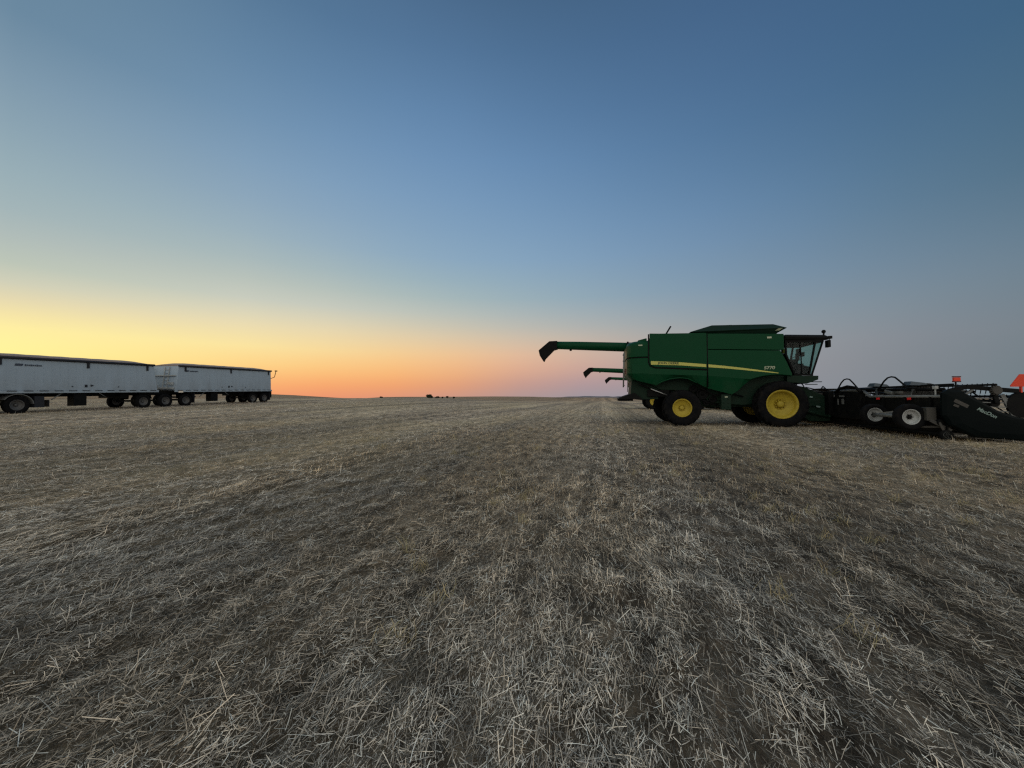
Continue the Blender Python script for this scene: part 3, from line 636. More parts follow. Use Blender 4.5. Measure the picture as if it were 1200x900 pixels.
    mb = MB(); mb.tube([(2.0, -.2, 1.5), (1.9, -.6, 1.62), (1.8, -1.0, 1.52), (1.4, -1.0, 1.5), (1.1, -1.0, 1.58)], .022, 8); mb.build('hydraulic_hose', K, root)
    # end shields, bulged sheet with lettering
    poly = [(1.99, .70), (2.0, 1.30), (2.12, 1.37), (2.38, 1.37), (2.52, 1.27), (2.68, 1.18), (2.87, 1.04), (3.18, .82), (3.58, .66), (4.1, .56), (4.55, .38), (4.75, .24), (4.5, .12), (3.7, .05), (2.65, .12), (2.12, .44)]
    cxp = (3.0, .62)
    for s in (-1, 1):
        mb = MB()
        def ringp(k, y): return [(cxp[0]+(x-cxp[0])*k, y, cxp[1]+(z-cxp[1])*k) for x, z in poly]
        mb.quadloft([ringp(1, s*6.04), ringp(1, s*6.10), ringp(.93, s*6.145), ringp(.7, s*6.17), ringp(.3, s*6.175)])
        es = mb.build('end_shield', M['black_gloss'], root)
        ang = math.atan2(.63-.88, 3.11-2.67)
        if s < 0: text_mesh('MacDon', .125, (2.68, -6.184, .885), (R(90), -ang, 0), M['white_ink'], 'brand_lettering', es, shear=.25, xscale=1.05)
        else: text_mesh('MacDon', .165, (3.14, 6.184, .62), (R(90), ang, R(180)), M['white_ink'], 'brand_lettering', es, shear=.25, xscale=.95)
        mb = MB(); mb.bar((2.22, s*6.165, 1.10), (2.50, s*6.17, .93), .012, .09); mb.bar((2.2, s*6.165, .98), (2.3, s*6.17, .93), .012, .06); mb.build('grey_decal', M['dark_metal'], es)
    mb = MB()
    mb.box((1.88, -5.75, .72), (.22, .34, .36)); mb.bar((1.85, -5.9, .55), (2.25, -6.0, .28), .05, .08); mb.bar((1.7, -5.6, .35), (2.3, -5.95, .38), .05, .06)
    mb.build('end_bracket', M['dark_metal'], root, .01)
    # reflectors on the back sheet
    for y in (-3.55, -4.88, 3.55, 4.88):
        mb = MB(); mb.box((2.048, y, 1.135), (.02, .13, .065)); mb.build('reflector', M['red'], root)
    # transport wheels on their axle arm
    for s in (-1, 1):
        for yy in (5.72, 4.27):
            wheel(root, (1.5, s*yy, .63), .36 if yy > 5 else .34, .21, .22, s if s < 0 else 1, M['rim_grey'], 0, dish=.07, bolts=6)
        mb = MB(); mb.tube([(1.5, s*5.6, .63), (1.5, s*4.2, .63)], .055, 8); mb.bar((1.5, s*4.9, .66), (2.05, s*4.9, .70), .12, .12); mb.bar((1.55, s*4.5, .66), (1.7, s*4.95, .74), .1, .08); mb.build('transport_axle', M['grey'], root)
        mb = MB(); mb.lathe([(-.05, .08), (-.055, .13), (-.03, .15), (.03, .15), (.055, .13), (.05, .08)], (2.12, s*6.02, .155), 24); gw = mb.build('gauge_wheel', M['rubber'], root); mb = MB(); mb.lathe([(-.058, .105), (.058, .105), (.058, .075), (.02, .07), (-.02, .07), (-.058, .075), (-.058, .105)], (2.12, s*6.02, .155), 24); mb.build('rim', M['grey'], gw)
        mb = MB(); mb.bar((2.12, s*6.02, .15), (2.0, s*5.98, .5), .05, .05); mb.box((2.68, s*6.0, .14), (.12, .06, .10)); mb.box((2.3, s*5.95, .2), (.5, .05, .05)); mb.build('skid_shoe', M['dark_metal'], root)
        mb = MB(); mb.tube([(2.38, s*6.0, 1.3), (2.38, s*6.0, 1.62)], .018, 6); lp = mb.build('marker_lamp', K, root)
        mb = MB(); mb.box((2.40, s*6.0, 1.66), (.15, .06, .10)); mb.build('lens', M['orange'], lp, .01); mb = MB(); mb.box((2.40, s*6.0, 1.73), (.16, .07, .03)); mb.box((2.40, s*6.0, 1.60), (.16, .07, .03)); mb.build('cover', M['dark_red'], lp, .005)
    for s in (-1, 1):       # end grille above the deck and the reel's end drum
        mb = MB()
        for i in range(5): z = 1.16-.115*i; mb.bar((2.80+.16*i, s*5.93, z), (3.62, s*5.93, z-.02), .03, .028)
        for i in range(9): x = 2.85+.085*i; mb.bar((x, s*5.93, max(.68, 1.13-.72*(x-2.85)+.0)), (x, s*5.93, max(.60, .95-.72*(x-2.85)+.0)), .03, .02)
        mb.bar((3.40, s*5.93, 1.25), (3.66, s*5.93, .60), .05, .09); mb.build('end_grille', M['grey'], root)
        mb = MB(); mb.lathe([(s*.02, .34), (-s*.05, .34), (-s*.05, .001)], (3.82, s*5.95, .98), 32); mb.build('end_drum', K, root)
    for (y, x, z, a, c_) in ((-1.55, 1.93, 1.0, .05, .22), (-1.85, 1.93, 1.02, .12, .20), (-1.80, 1.92, 1.22, .30, .06)):
        mb = MB(); mb.box((x, y, z), (.02, a, c_)); mb.build('valve_plate', M['grey'], root)
    mb = MB(); mb.tube([(2.0, -1.25, 1.36), (2.0, -1.5, 1.50), (2.0, -2.0, 1.58), (2.0, -2.5, 1.52), (2.0, -2.8, 1.36)], .05, 8); mb.tube([(2.3, -.4, 1.38), (2.2, -1.2, 1.54), (2.3, -2.2, 1.46), (2.3, -3.6, 1.42), (2.4, -5.6, 1.40)], .045, 8)
    mb.build('hydraulic_pipe', K, root)
    mb = MB(); mb.box((2.7, -5.4, 1.34), (.4, .5, .07)); mb.box((2.45, -2.7, 1.42), (.2, .7, .12)); mb.box((1.75, -.3, 1.25), (.5, .6, .2)); mb.box((1.6, .5, 1.35), (.4, .5, .22)); mb.build('drive_housing', M['dark_metal'], root, .02)
    mb = MB(); mb.lathe([(-.03, .41), (.03, .41), (.03, .30), (-.03, .30), (-.03, .41)], (2.62, -4.7, 1.19), 36); mb.lathe([(-.03, .13), (.03, .13), (.03, .001)], (2.62, -4.7, 1.19), 20)
    for k in range(5): a = k*2*math.pi/5+.4; mb.bar((2.62+.1*math.cos(a), -4.7, 1.19+.1*math.sin(a)), (2.62+.33*math.cos(a), -4.7, 1.19+.33*math.sin(a)), .03, .10)
    mb.build('drive_pulley', M['pulley_grey'], root)
    mb = MB(); mb.box((2.35, -3.7, 1.34), (.25, .35, .12), Matrix.Rotation(R(12), 3, 'X')); mb.build('gearbox', M['grey'], root, .03)
    mb = MB(); mb.lathe([(-.2, .10), (.2, .10)], (2.4, -4.05, 1.33), 14); mb.build('hydraulic_motor', M['pulley_grey'], root)
    mb = MB(); mb.box((2.12, -5.72, 1.45), (.07, .12, .09)); mb.bar((2.12, -5.72, 1.2), (2.12, -5.72, 1.42), .03, .03); mb.build('work_lamp', M['rim_grey'], root, .01)
    # slow-vehicle triangle on a post at the near end
    sg = MB(); tri = [(3.53, 1.455), (3.52, 1.48), (3.72, 1.78), (3.88, 1.78), (4.08, 1.48), (4.07, 1.455)]
    sg.prism(tri, -6.02, -6.00); sg.bar((3.77, -5.97, 1.30), (3.77, -5.97, 1.60), .05, .03); sg.build('warning_triangle', M['orange'], root)
    return root

OX, OY = 10.992587, 16.703063
comb = make_combine(); head = make_header()
spots = [((OX, OY), 0, 'green combine harvester parked nearest, seen side-on with big yellow rims and rear auger', 'wide black draper header on the nearest combine, with white-rimmed transport wheels and hoses'),
         ((OX+5.95, OY+19.2), 0, 'second green combine, parked just behind the nearest one, its auger showing below the top auger', 'black draper header on the second combine, beyond the nearest combine'),
         ((OX+13.3, OY+40.3), 0, 'farthest green combine of the row, with the smallest and lowest auger showing', 'black draper header on the farthest combine of the row')]
for i, ((x, y), _, lab, hlab) in enumerate(spots):
    c = comb if i == 0 else copy_tree(comb); hh = head if i == 0 else copy_tree(head)
    z = (0., .06, .2)[i]
    for o, nm, cat, grp in ((c, lab, 'combine harvester', 'combine harvesters parked in a row'), (hh, hlab, 'combine header', 'headers mounted on the combines')):
        o.location = (x, y, z); o.rotation_euler = (0, 0, -TH); tag(o, nm, cat, grp)

# ------------------------------------------------------------------ grain trailers and truck tractor
SA = (-26.7, 20.0); sv = (0.15906, 0.98727)
slope = math.atan(.0222); RZT = math.atan2(sv[1], sv[0])
def troot(name): return empty(name, (SA[0], SA[1], .27), RZT, -slope)

def make_trailer(name, x0b, x0t, x1b, x1t, ztop, wheels, chute, label, mirrored_dark, rear):
    root = troot(name); tag(root, label, 'grain trailer', 'white grain trailers of the truck train')
    W_ = 2.6; zb = 1.24
    ym = W_/2
    mb = MB()
    mb.quadloft([[(x0b, 0, zb), (x1b, 0, zb), (x1b, W_, zb), (x0b, W_, zb)], [(x0t, 0, ztop), (x1t, 0, ztop), (x1t, W_, ztop), (x0t, W_, ztop)]])
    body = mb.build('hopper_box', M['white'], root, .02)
    L_ = x1b-x0b
    mb = MB()
    nr = int(L_/.36)
    for i in range(1, nr):
        x = x0t+(x1t-x0t)*i/nr
        if x < max(x0b, x0t)+.1 or x > min(x1b, x1t)-.1: continue
        for y in (-.001, W_+.001): mb.box((x, y, (zb+ztop)/2), (.02, .008, ztop-zb-.12))
    mb.build('side_rib', M['white'], body)
    mb = MB()
    mb.box(((x0b+x1b)/2, -.02, 1.172), (L_+.1, .10, .14)); mb.box(((x0b+x1b)/2, W_+.02, 1.172), (L_+.1, .10, .14)); mb.build('bottom_rail', M['white'], root, .01)
    mb = MB(); k = int(L_/.6)
    for i in range(k):
        for y in (-.03, W_+.03): mb.box((x0b+.3+i*L_/k, y, 1.225), (.38, .10, .04))
    mb.build('rail_marks', M['tarp_edge'], root)
    # tarp: arched with hipped ends
    rings = []
    e0 = x0t-.03; e1 = x1t+.03
    def arch(x, hgt, zb_): return [(x, y, zb_+hgt*math.sin(math.pi*(y+.05)/(W_+.1))**.55 if 0 < (y+.05)/(W_+.1) < 1 else zb_) for y in np.linspace(-.05, W_+.05, 15)]
    for x, hg in ((e0, .06), (e0+.35, .16), (e0+.8, .24), (e0+1.3, .27), *[(xx, .27-.015*(j % 2)) for j, xx in enumerate(np.linspace(e0+2, e1-2, 12))], (e1-1.3, .27), (e1-.8, .24), (e1-.35, .16), (e1, .06)): rings.append(arch(x, hg, ztop))
    mb = MB(); mb.quadloft(rings, closed=True, smooth=True); mb.build('tarp', M['tarp'], root)
    mb = MB(); mb.tube([(e0, -.05, ztop-.02), (e1, -.05, ztop-.02)], .075, 8); mb.tube([(e0, W_+.05, ztop-.02), (e1, W_+.05, ztop-.02)], .055, 8)
    mb.build('tarp_roll', M['tarp_edge'], root)
    for f in (.055, .50, .965) if rear else (.205, .60, .955):
        mb = MB(); x = x0t+(x1t-x0t)*f; mb.box((x, -.035, ztop-.24), (.12, .04, .36)); mb.build('tarp_latch', M['tarp_edge'], root)
    # hopper chutes under the box
    mb = MB(); 
    for cx_ in chute:
        mb.quadloft([[(cx_-.9, .25, 1.09), (cx_+.9, .25, 1.09), (cx_+.9, W_-.25, 1.09), (cx_-.9, W_-.25, 1.09)], [(cx_-.32, .5, .92), (cx_+.32, .5, .92), (cx_+.32, W_-.5, .92), (cx_-.32, W_-.5, .92)]])
        mb.box((cx_, .35, .70), (.62, .5, .76))
    mb.build('hopper_chute', M['black'], root, .01)
    # frame rails, cross members, fuel box
    mb = MB(); f0 = x0b+.2; f1 = max(x1b-.1, max(wheels)+.55)
    for y in (.7, 1.9): mb.box(((f0+f1)/2, y, .98), (f1-f0, .12, .2))
    for w_ in wheels: mb.box((w_, 1.3, .5), (.13, 2.0, .13)); mb.box((w_+.1, .75, .75), (.5, .1, .3)); mb.box((w_+.1, 1.85, .75), (.5, .1, .3))
    mb.box((min(wheels)-.9, 1.3, .9), (.5, 1.8, .35)); mb.box(((x0b+x1b)/2, 1.3, 1.16), (L_-.1, 2.45, .13)); mb.box(((f0+f1)/2, 1.3, 1.03), (f1-f0, 1.5, .20)); mb.box(((x0b+x1b)/2, 1.3, 1.09), (L_-.14, 2.2, .09))
    mb.build('frame', M['black'], root)
    mb = MB(); cb = chute[0]; mb.tube([(cb-1.35, .05, .72), (cb-.85, .05, 1.12)], .03, 6); mb.tube([(cb+.85, .05, 1.12), (cb+1.3, .08, .8)], .022, 6); mb.build('brace', M['grey'], root)
    mb = MB(); mb.box((cb-1.75, .6, .93), (.5, .5, .24)); mb.build('tool_box', M['black'], root, .02)
    for i, w_ in enumerate(wheels):
        for y, s in ((.16, -1), (W_-.16, 1)):
            m_ = M['grey']
            wheel(root, (w_, y, .47), .48, .27, .27, s, M['dim_rim'] if m_ is M['grey'] else M['black'], 0, dish=.09, bolts=8)
        mb = MB(); mb.prism([(w_+math.cos(a)*.56, .47+math.sin(a)*.56) for a in np.linspace(R(20), R(160), 9)]+[(w_+math.cos(a)*.53, .47+math.sin(a)*.53) for a in np.linspace(R(160), R(20), 9)], .02, .42) if i in (0,) else mb.box((w_+.72, .22, .72), (.02, .4, .12))
        mb.build('fender', M['black'], root)
    mb = MB(); xf = max(wheels)+.62; mb.box((xf, .24, .62), (.03, .5, .75)); mb.box((xf, W_-.24, .62), (.03, .5, .75)); mb.build('mud_flap', M['tarp_edge'], root)
    # blurred maker's lettering and small side decals
    mb = MB(); xl = 9.66 if rear else .55; zl = ztop-.38
    mb.sheet([(xl, -.024, zl-.06), (xl+.30, -.024, zl-.06), (xl+.34, -.024, zl+.06), (xl+.04, -.024, zl+.06)])
    for i in range(9): mb.box((xl+.42+i*.078, -.024, zl-.01), (.055, .006, .07 if i % 3 else .10))
    mb.build('side_lettering', M['faded_ink'], body)
    mb = MB(); xm = 13.6 if rear else 3.72; zd = zb+.28
    mb.box((xm-.1, -.024, zd), (.13, .006, .16)); mb.sheet([(xm+.12, -.024, zd+.09), (xm+.12, -.024, zd-.05), (xm+.30, -.024, zd+.03)]); mb.box((xm-.75, -.024, zd-.03), (.08, .006, .05)); mb.box((xm+1.6, -.024, zd-.05), (.08, .006, .05))
    mb.build('side_decal', M['tarp_edge'], body)
    # front wall ladder and bracing
    xw = lambda z: x0b+(x0t-x0b)*(z-zb)/(ztop-zb)-.05
    mb = MB()
    for y in (.75, 1.15): mb.bar((xw(1.3), y, 1.3), (xw(3.0), y, 3.0), .04, .04)
    for i in range(6): mb.bar((xw(1.45+.27*i), .75, 1.45+.27*i), (xw(1.45+.27*i), 1.15, 1.45+.27*i), .03, .03)
    mb.bar((xw(2.35)-.03, .1, 2.35), (xw(2.35)-.03, 2.5, 2.35), .10, .07); mb.bar((xw(1.4)-.05, .1, 1.4), (xw(1.4)-.05, 2.5, 1.4), .14, .10)
    mb.tube([(xw(1.5)-.05, 1.5, 1.5), (xw(1.9)-.12, 1.8, 1.8), (xw(2.0)-.1, 2.1, 2.3), (xw(2.6)-.05, 2.0, 2.9)], .03, 6)
    mb.box((xw(1.75)-.1, .35, 1.75), (.2, .3, .18)); mb.tube([(xw(3.0)-.05, 2.2, 3.05), (xw(2.6)-.2, 2.25, 2.5), (xw(2.2)-.08, 2.3, 2.15)], .03, 6)
    mb.build('front_ladder', M['rim_grey'], root)
    if rear:
        mb = MB(); mb.tube([(x1t, .0, 2.35), (x1t+.42, -.05, 2.5), (x1t+.55, -.05, 2.9), (x1t+.6, -.05, 3.08)], .03, 6); mb.box((x1t+.62, -.05, 3.12), (.22, .12, .10)); mb.build('tarp_crank', M['black'], root)
        mb = MB(); mb.box((x1b+.02, W_/2, .80), (.08, W_, .64)); mb.build('rear_bumper', M['black'], root)
        mb = MB(); mb.box((x0b+.35, -.06, 1.12), (.32, .04, .13)); mb.build('marker_lamp', M['amber_lamp'], root)
    return root
M['dim_rim'] = mat('dusty_trailer_rim', (.10, .10, .10), .6, .3, dirt=(.12, .11, .10), scale=6)
M['faded_ink'] = mat('faded_blue_lettering', (.045, .06, .09), .6)
M['amber_lamp'] = mat('pale_amber_lens', (.85, .75, .62), .3, dirt_amt=.1)
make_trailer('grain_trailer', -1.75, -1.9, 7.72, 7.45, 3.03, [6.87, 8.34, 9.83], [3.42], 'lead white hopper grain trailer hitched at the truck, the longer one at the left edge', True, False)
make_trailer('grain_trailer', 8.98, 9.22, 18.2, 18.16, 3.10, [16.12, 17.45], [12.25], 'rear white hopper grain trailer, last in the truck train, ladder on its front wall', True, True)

# truck tractor: only its rear end reaches into the picture
tr = troot('truck_tractor'); tag(tr, 'dark truck tractor under the lead trailer, only its rear wheels and frame showing', 'truck')
mb = MB()
for y in (.85, 1.75): mb.box((-2.6, y, .95), (8.4, .10, .26))
mb.box((-.1, 1.3, 1.12), (1.1, 1.0, .10)); mb.box((.72, 1.3, .5), (.14, 2.0, .14)); mb.box((-.65, 1.3, .5), (.14, 2.0, .14)); mb.box((1.52, .35, .75), (.06, .5, .5))
mb.build('frame', M['black'], tr)
for x in (.72, -.65, -5.9):
    for y, s in ((.18, -1), (2.42, 1)): wheel(tr, (x, y, .47), .50, .28, .30, s, M['dim_rim'], 0, dish=.10, bolts=8)
mb = MB()
for y0, y1 in ((-.02, .5), (2.1, 2.62)):
    for x in (.72, -.65):
        mb.prism([(x+math.cos(a)*.62, .47+math.sin(a)*.60) for a in np.linspace(R(5), R(150), 11)]+[(x+math.cos(a)*.59, .47+math.sin(a)*.57) for a in np.linspace(R(150), R(5), 11)], y0, y1)
mb.build('fender', M['grey'], tr)
mb = MB(); mb.box((1.55, .24, .62), (.40, .50, .62)); mb.box((1.95, .24, .52), (.03, .5, .4)); mb.build('mud_flap', M['tarp_edge'], tr)
mb = MB(); mb.tube([(-1.5, .35, .75), (-3.2, .35, .75)], .32, 20); mb.tube([(-1.5, 2.25, .75), (-3.2, 2.25, .75)], .32, 20); mb.build('fuel_tank', M['steel'], tr)
M['blue_paint'] = mat('dark_blue_cab_paint', (.02, .035, .07), .35, coat=.4)
mb = MB(); mb.prism([(-2.0, .95), (-2.0, 3.35), (-2.2, 3.6), (-3.6, 3.55), (-4.3, 3.1), (-4.75, 2.25), (-5.0, 2.15), (-6.6, 1.95), (-6.85, 1.6), (-6.9, .65), (-6.5, .6), (-6.4, .9), (-5.9, 1.1), (-5.4, .9), (-5.3, .6), (-4.0, .6), (-3.9, .95)], .25, 2.35); cb_ = mb.build('cab', M['blue_paint'], tr, .06)
mb = MB()
for y in (.24, 2.36): mb.prism([(-3.4, 2.2), (-3.4, 2.95), (-4.15, 2.95), (-4.55, 2.25)], y-.01, y+.01)
mb.quadloft([[(-4.36, .4, 3.05), (-4.36, 2.2, 3.05), (-4.78, 2.2, 2.3), (-4.78, .4, 2.3)], [(-4.38, .4, 3.06), (-4.38, 2.2, 3.06), (-4.80, 2.2, 2.31), (-4.80, .4, 2.31)]])
mb.build('window', M['black_gloss'], cb_)
mb = MB(); mb.tube([(-2.15, .15, .9), (-2.15, .15, 3.9)], .08, 12); mb.tube([(-2.15, 2.45, .9), (-2.15, 2.45, 3.9)], .08, 12); mb.build('exhaust_stack', M['steel'], tr)
for y in (.5, 2.1):
    mb = MB(); mb.box((-6.88, y, 1.2), (.06, .34, .2)); mb.build('headlight', M['white_ink'], cb_, .02)
mb = MB(); mb.box((-6.9, 1.3, 1.35), (.05, 1.0, .7)); mb.box((-6.98, 1.3, .65), (.14, 2.3, .3)); mb.build('grille', M['steel'], cb_, .01)

# ------------------------------------------------------------------ shrubs on the far field
def shrub(px, py_base, wpx, hpx, Yd, m, label, seed):
    rs = np.random.default_rng(seed); x = (px-600)/450*Yd; w_ = wpx/450*Yd/2; hh = hpx/450*Yd
    z0 = float(height(np.array([x]), np.array([Yd]))[0])-.1
    root = empty('shrub', (x, Yd, z0)); tag(root, label, 'shrub', 'shrubs on the far field')
    mb = MB()
    for k in range(6):
        a = rs.uniform(0, 6.28); e = Vector((math.cos(a)*w_*.5, math.sin(a)*w_*.5, hh*.7))
        mb.tube([(0, 0, 0), tuple(e*.5+Vector((0, 0, .1*hh))), tuple(e)], .1, 5, rs=[.06*hh/2, .04*hh/2, .015*hh/2])
    mb.build('trunk', M['bark'], root)
    mb = MB(); cen = [(rs.uniform(-.65, .65)*w_, rs.uniform(-.6, .6)*w_, rs.uniform(.18, .66)*hh, rs.uniform(.22, .36)*min(w_, hh*1.2)) for _ in range(16)]
    for _ in range(2600):
        c = cen[rs.integers(len(cen))]; d = rs.normal(0, 1, 3); d /= np.linalg.norm(d); q = c[3]*rs.uniform(.5, 1.1)
        p = Vector((c[0]+d[0]*q*1.3, c[1]+d[1]*q, max(.03, c[2]+d[2]*q))); r1 = Vector(rs.normal(0, 1, 3)).normalized()*.07*hh; r2 = r1.cross(Vector(rs.normal(0, 1, 3))).normalized()*.045*hh
        mb.sheet([p-r1, p+r2, p+r1, p-r2])
    mb.build('crown', m, root)
shrub(503.7, 467.6, 9.5, 6.0, 190, M['leaf'], 'largest dark round shrub on the horizon, left of the smaller ones', 1)
shrub(512.5, 467.6, 6.0, 3.4, 195, M['leaf_dry'], 'low wide brownish shrub just right of the largest dark one', 2)
shrub(518.5, 467.3, 2.6, 3.3, 200, M['leaf'], 'small shrub between the low wide one and the reddish one', 3)
shrub(524, 467.6, 2.8, 4.2, 195, M['leaf_dry'], 'small upright reddish brown shrub, second from the right of the clump', 4)
shrub(532, 467.3, 2.8, 3.6, 200, M['leaf'], 'small dark shrub standing apart at the right of the clump', 5)
shrub(447, 467.0, 4.0, 2.2, 260, M['leaf_dry'], 'lone tiny brown shrub far left of the clump, toward the trailers', 6)

# ------------------------------------------------------------------ sky
w = bpy.data.worlds.new('World'); sc.world = w; w.use_nodes = True
nt = w.node_tree; N = nt.nodes; L = nt.links; bg = N['Background']
P_ = R(1.97)
def zdir(px, py):
    u = (px-600)/450; v = (450-py)/450; d = Vector((u, math.cos(P_)-v*math.sin(P_), math.sin(P_)+v*math.cos(P_))); return d.normalized().z
tc = N.new('ShaderNodeTexCoord'); sx = N.new('ShaderNodeSeparateXYZ'); L.new(tc.outputs['Generated'], sx.inputs[0])
at = N.new('ShaderNodeMath'); at.operation = 'ARCTAN2'; L.new(sx.outputs[0], at.inputs[0]); L.new(sx.outputs[1], at.inputs[1])
ZEN = (125, 128, 134)  # zenith above the frame, raised to add light on the ground
COLS = [
 (-53.1, 0, [(466, (250, 185, 118)), (440, (255, 220, 132)), (410, (255, 249, 152)), (385, (252, 240, 154)), (365, (240, 226, 162)), (345, (220, 212, 174)), (325, (198, 203, 183)), (305, (182, 194, 188)), (280, (174, 187, 190)), (250, (161, 180, 190)), (180, (146, 170, 186)), (90, (126, 152, 176)), (0, (104, 134, 162))]),
 (-33.7, 300, [(466, (248, 150, 96)), (450, (254, 172, 102)), (430, (255, 205, 122)), (405, (252, 229, 154)), (375, (234, 221, 178)), (350, (204, 206, 190)), (320, (182, 192, 191)), (290, (162, 181, 194)), (240, (143, 168, 195)), (170, (124, 156, 192)), (90, (104, 138, 176)), (0, (84, 118, 156))]),
 (-12.5, 500, [(466, (222, 152, 118)), (452, (242, 161, 102)), (438, (250, 180, 110)), (420, (248, 196, 130)), (400, (230, 203, 158)), (372, (194, 196, 182)), (340, (160, 181, 192)), (300, (139, 168, 198)), (200, (114, 149, 192)), (100, (94, 130, 174)), (0, (76, 108, 148))]),
 (5.1, 640, [(466, (160, 148, 156)), (450, (182, 150, 152)), (435, (210, 164, 148)), (418, (222, 180, 154)), (400, (206, 186, 166)), (380, (178, 181, 178)), (350, (150, 172, 190)), (300, (130, 161, 196)), (200, (104, 140, 184)), (100, (82, 117, 160)), (0, (70, 102, 140))]),
 (33.7, 900, [(466, (145, 148, 162)), (430, (148, 150, 162)), (400, (148, 154, 166)), (370, (138, 152, 168)), (330, (124, 147, 174)), (250, (104, 136, 175)), (150, (82, 117, 158)), (0, (68, 100, 142))]),
 (48, 1100, [(466, (126, 133, 144)), (420, (127, 133, 146)), (390, (130, 136, 150)), (350, (124, 138, 155)), (300, (111, 133, 157)), (200, (86, 118, 148)), (100, (72, 106, 142)), (0, (64, 98, 138))]),
 (58, 1200, [(466, (100, 120, 130)), (380, (110, 124, 138)), (300, (101, 123, 144)), (200, (78, 108, 134)), (0, (60, 96, 130))]),
]
def toned(c):
    r, g_, b_ = c
    if b_ > r: return (r*1.0, g_*1.0, b_*.965)          # the blues of the photograph lean slightly to teal
    k = .12; m_ = (r+g_+b_)/3; return (r*(1-k*.3)+m_*k*.3, g_*(1-k*.3)+m_*k*.3, b_*(1-k)+m_*k)
def ramp(px, stops, zen=ZEN, gain=1.0):
    r = N.new('ShaderNodeValToRGB'); r.color_ramp.interpolation = 'B_SPLINE' if False else 'EASE'
    r.color_ramp.interpolation = 'LINEAR'
    st = [(zdir(px, py), c) for py, c in stops]; st.append((1.0, zen))
    st.sort(key=lambda a: a[0]); st[0] = (0.0, st[0][1])
    el = r.color_ramp.elements
    while len(el) < len(st): el.new(.5)
    for i_, (p, c) in enumerate(st): el[i_].position = min(max(p, 0), 1)
    for e, (p, c) in zip(sorted(el, key=lambda e: e.position), st): e.color = (*[v*gain for v in s2l(toned(c))], 1)
    L.new(sx.outputs[2], r.inputs[0]); return r.outputs[0]
back = ramp(600, [(466, (150, 148, 150)), (400, (180, 168, 156)), (300, (170, 166, 156)), (100, (138, 142, 144))], gain=2.4)  # unseen sky behind the camera, brightened by gain to light the ground
def mixc(f, a, b_):
    x = N.new('ShaderNodeMix'); x.data_type = 'RGBA'; L.new(f, x.inputs[0]); L.new(a, x.inputs[6]); L.new(b_, x.inputs[7]); return x.outputs[2]
# resample the measured columns onto a finer, smoothed azimuth grid so that no column shows as a streak
zg = np.array([0, .012, .025, .04, .055, .072, .09, .11, .13, .155, .18, .21, .25, .29, .34, .40, .46, .53, .60, .68, .76])
tab = []
for deg, px, st in COLS:
    pz = sorted([(max(zdir(px, py), 0), toned(c)) for py, c in st], key=lambda q: q[0]); pz += [(.76, tuple(v*.94 for v in pz[-1][1])), (1.0, ZEN)]
    zs = [q[0] for q in pz]; tab.append([[np.interp(z, zs, [q[1][k] for q in pz]) for k in range(3)] for z in zg])
tab = np.array(tab); degs = np.array([c[0] for c in COLS]); fine = np.linspace(-53.1, 58, 223)
dense = np.array([[[np.interp(d, degs, tab[:, i, k]) for k in range(3)] for i in range(len(zg))] for d in fine])
sg_ = 6.0; kern = np.exp(-.5*(np.arange(-40, 41)*.5/sg_)**2); kern /= kern.sum()
pad = np.concatenate([np.repeat(dense[:1], 40, 0), dense, np.repeat(dense[-1:], 40, 0)])
smooth = sum(kern[j]*pad[j:j+len(fine)] for j in range(81))
def ramp_z(colors):
    r = N.new('ShaderNodeValToRGB'); el = r.color_ramp.elements
    while len(el) < len(zg)+1: el.new(.5)
    zz_ = list(zg)+[1.0]; cc_ = [tuple(c) for c in colors]+[ZEN]
    for i_ in range(len(zz_)): el[i_].position = zz_[i_]
    for i_ in range(len(zz_)): el[i_].color = (*s2l(cc_[i_]), 1)
    L.new(sx.outputs[2], r.inputs[0]); return r.outputs[0]
cur = back; prev = -150
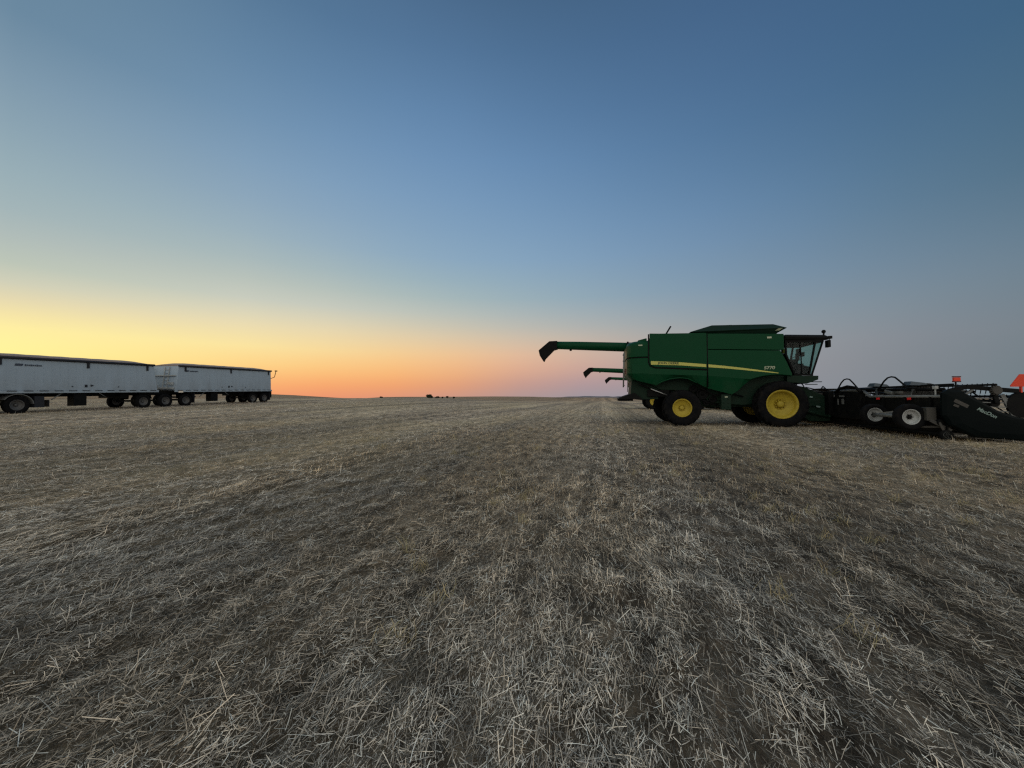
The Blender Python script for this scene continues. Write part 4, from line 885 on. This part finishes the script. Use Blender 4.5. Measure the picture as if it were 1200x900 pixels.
for i_ in range(0, 223, 18):
    deg = fine[min(i_, 222)]
    mr = N.new('ShaderNodeMapRange'); mr.inputs[1].default_value = R(prev); mr.inputs[2].default_value = R(deg); L.new(at.outputs[0], mr.inputs[0])
    cur = mixc(mr.outputs[0], cur, ramp_z(smooth[i_])); prev = deg
mr = N.new('ShaderNodeMapRange'); mr.inputs[1].default_value = R(58); mr.inputs[2].default_value = R(130); L.new(at.outputs[0], mr.inputs[0])
cur = mixc(mr.outputs[0], cur, back)
# faint atmospheric unevenness + a touch of the physical dusk sky
sky = N.new('ShaderNodeTexSky'); sky.sky_type = 'NISHITA'; sky.sun_disc = False; sky.sun_elevation = R(1.0); sky.sun_rotation = R(-57); sky.dust_density = 2
sm = N.new('ShaderNodeVectorMath'); sm.operation = 'SCALE'; sm.inputs[3].default_value = .004; L.new(sky.outputs[0], sm.inputs[0])
ad = N.new('ShaderNodeVectorMath'); ad.operation = 'ADD'; L.new(cur, ad.inputs[0]); L.new(sm.outputs[0], ad.inputs[1])
L.new(ad.outputs[0], bg.inputs[0]); bg.inputs[1].default_value = 1.0

sun = bpy.data.lights.new('Sun', 'SUN'); sun.energy = .12; sun.angle = R(14); sun.color = (1, .72, .45)
so = bpy.data.objects.new('Sun', sun); col.objects.link(so)
sd = Vector((math.sin(R(-57))*math.cos(R(4)), math.cos(R(-57))*math.cos(R(4)), math.sin(R(4)))); so.rotation_euler = sd.to_track_quat('Z', 'Y').to_euler()

# ------------------------------------------------------------------ camera
cam = bpy.data.cameras.new('Camera'); co = bpy.data.objects.new('Camera', cam); col.objects.link(co)
cam.sensor_width = 36; cam.lens = 13.5; cam.clip_start = .05; cam.clip_end = 8000
co.location = (0, 0, CAMZ + 0*0); co.rotation_euler = (R(90)+P_, 0, 0)
sc.camera = co
sc.view_settings.view_transform = 'Standard'; sc.view_settings.look = 'None'; sc.view_settings.exposure = 0; sc.view_settings.gamma = 1
sc.cycles.max_bounces = 6; sc.cycles.use_denoising = False; sc.cycles.filter_width = 1.3
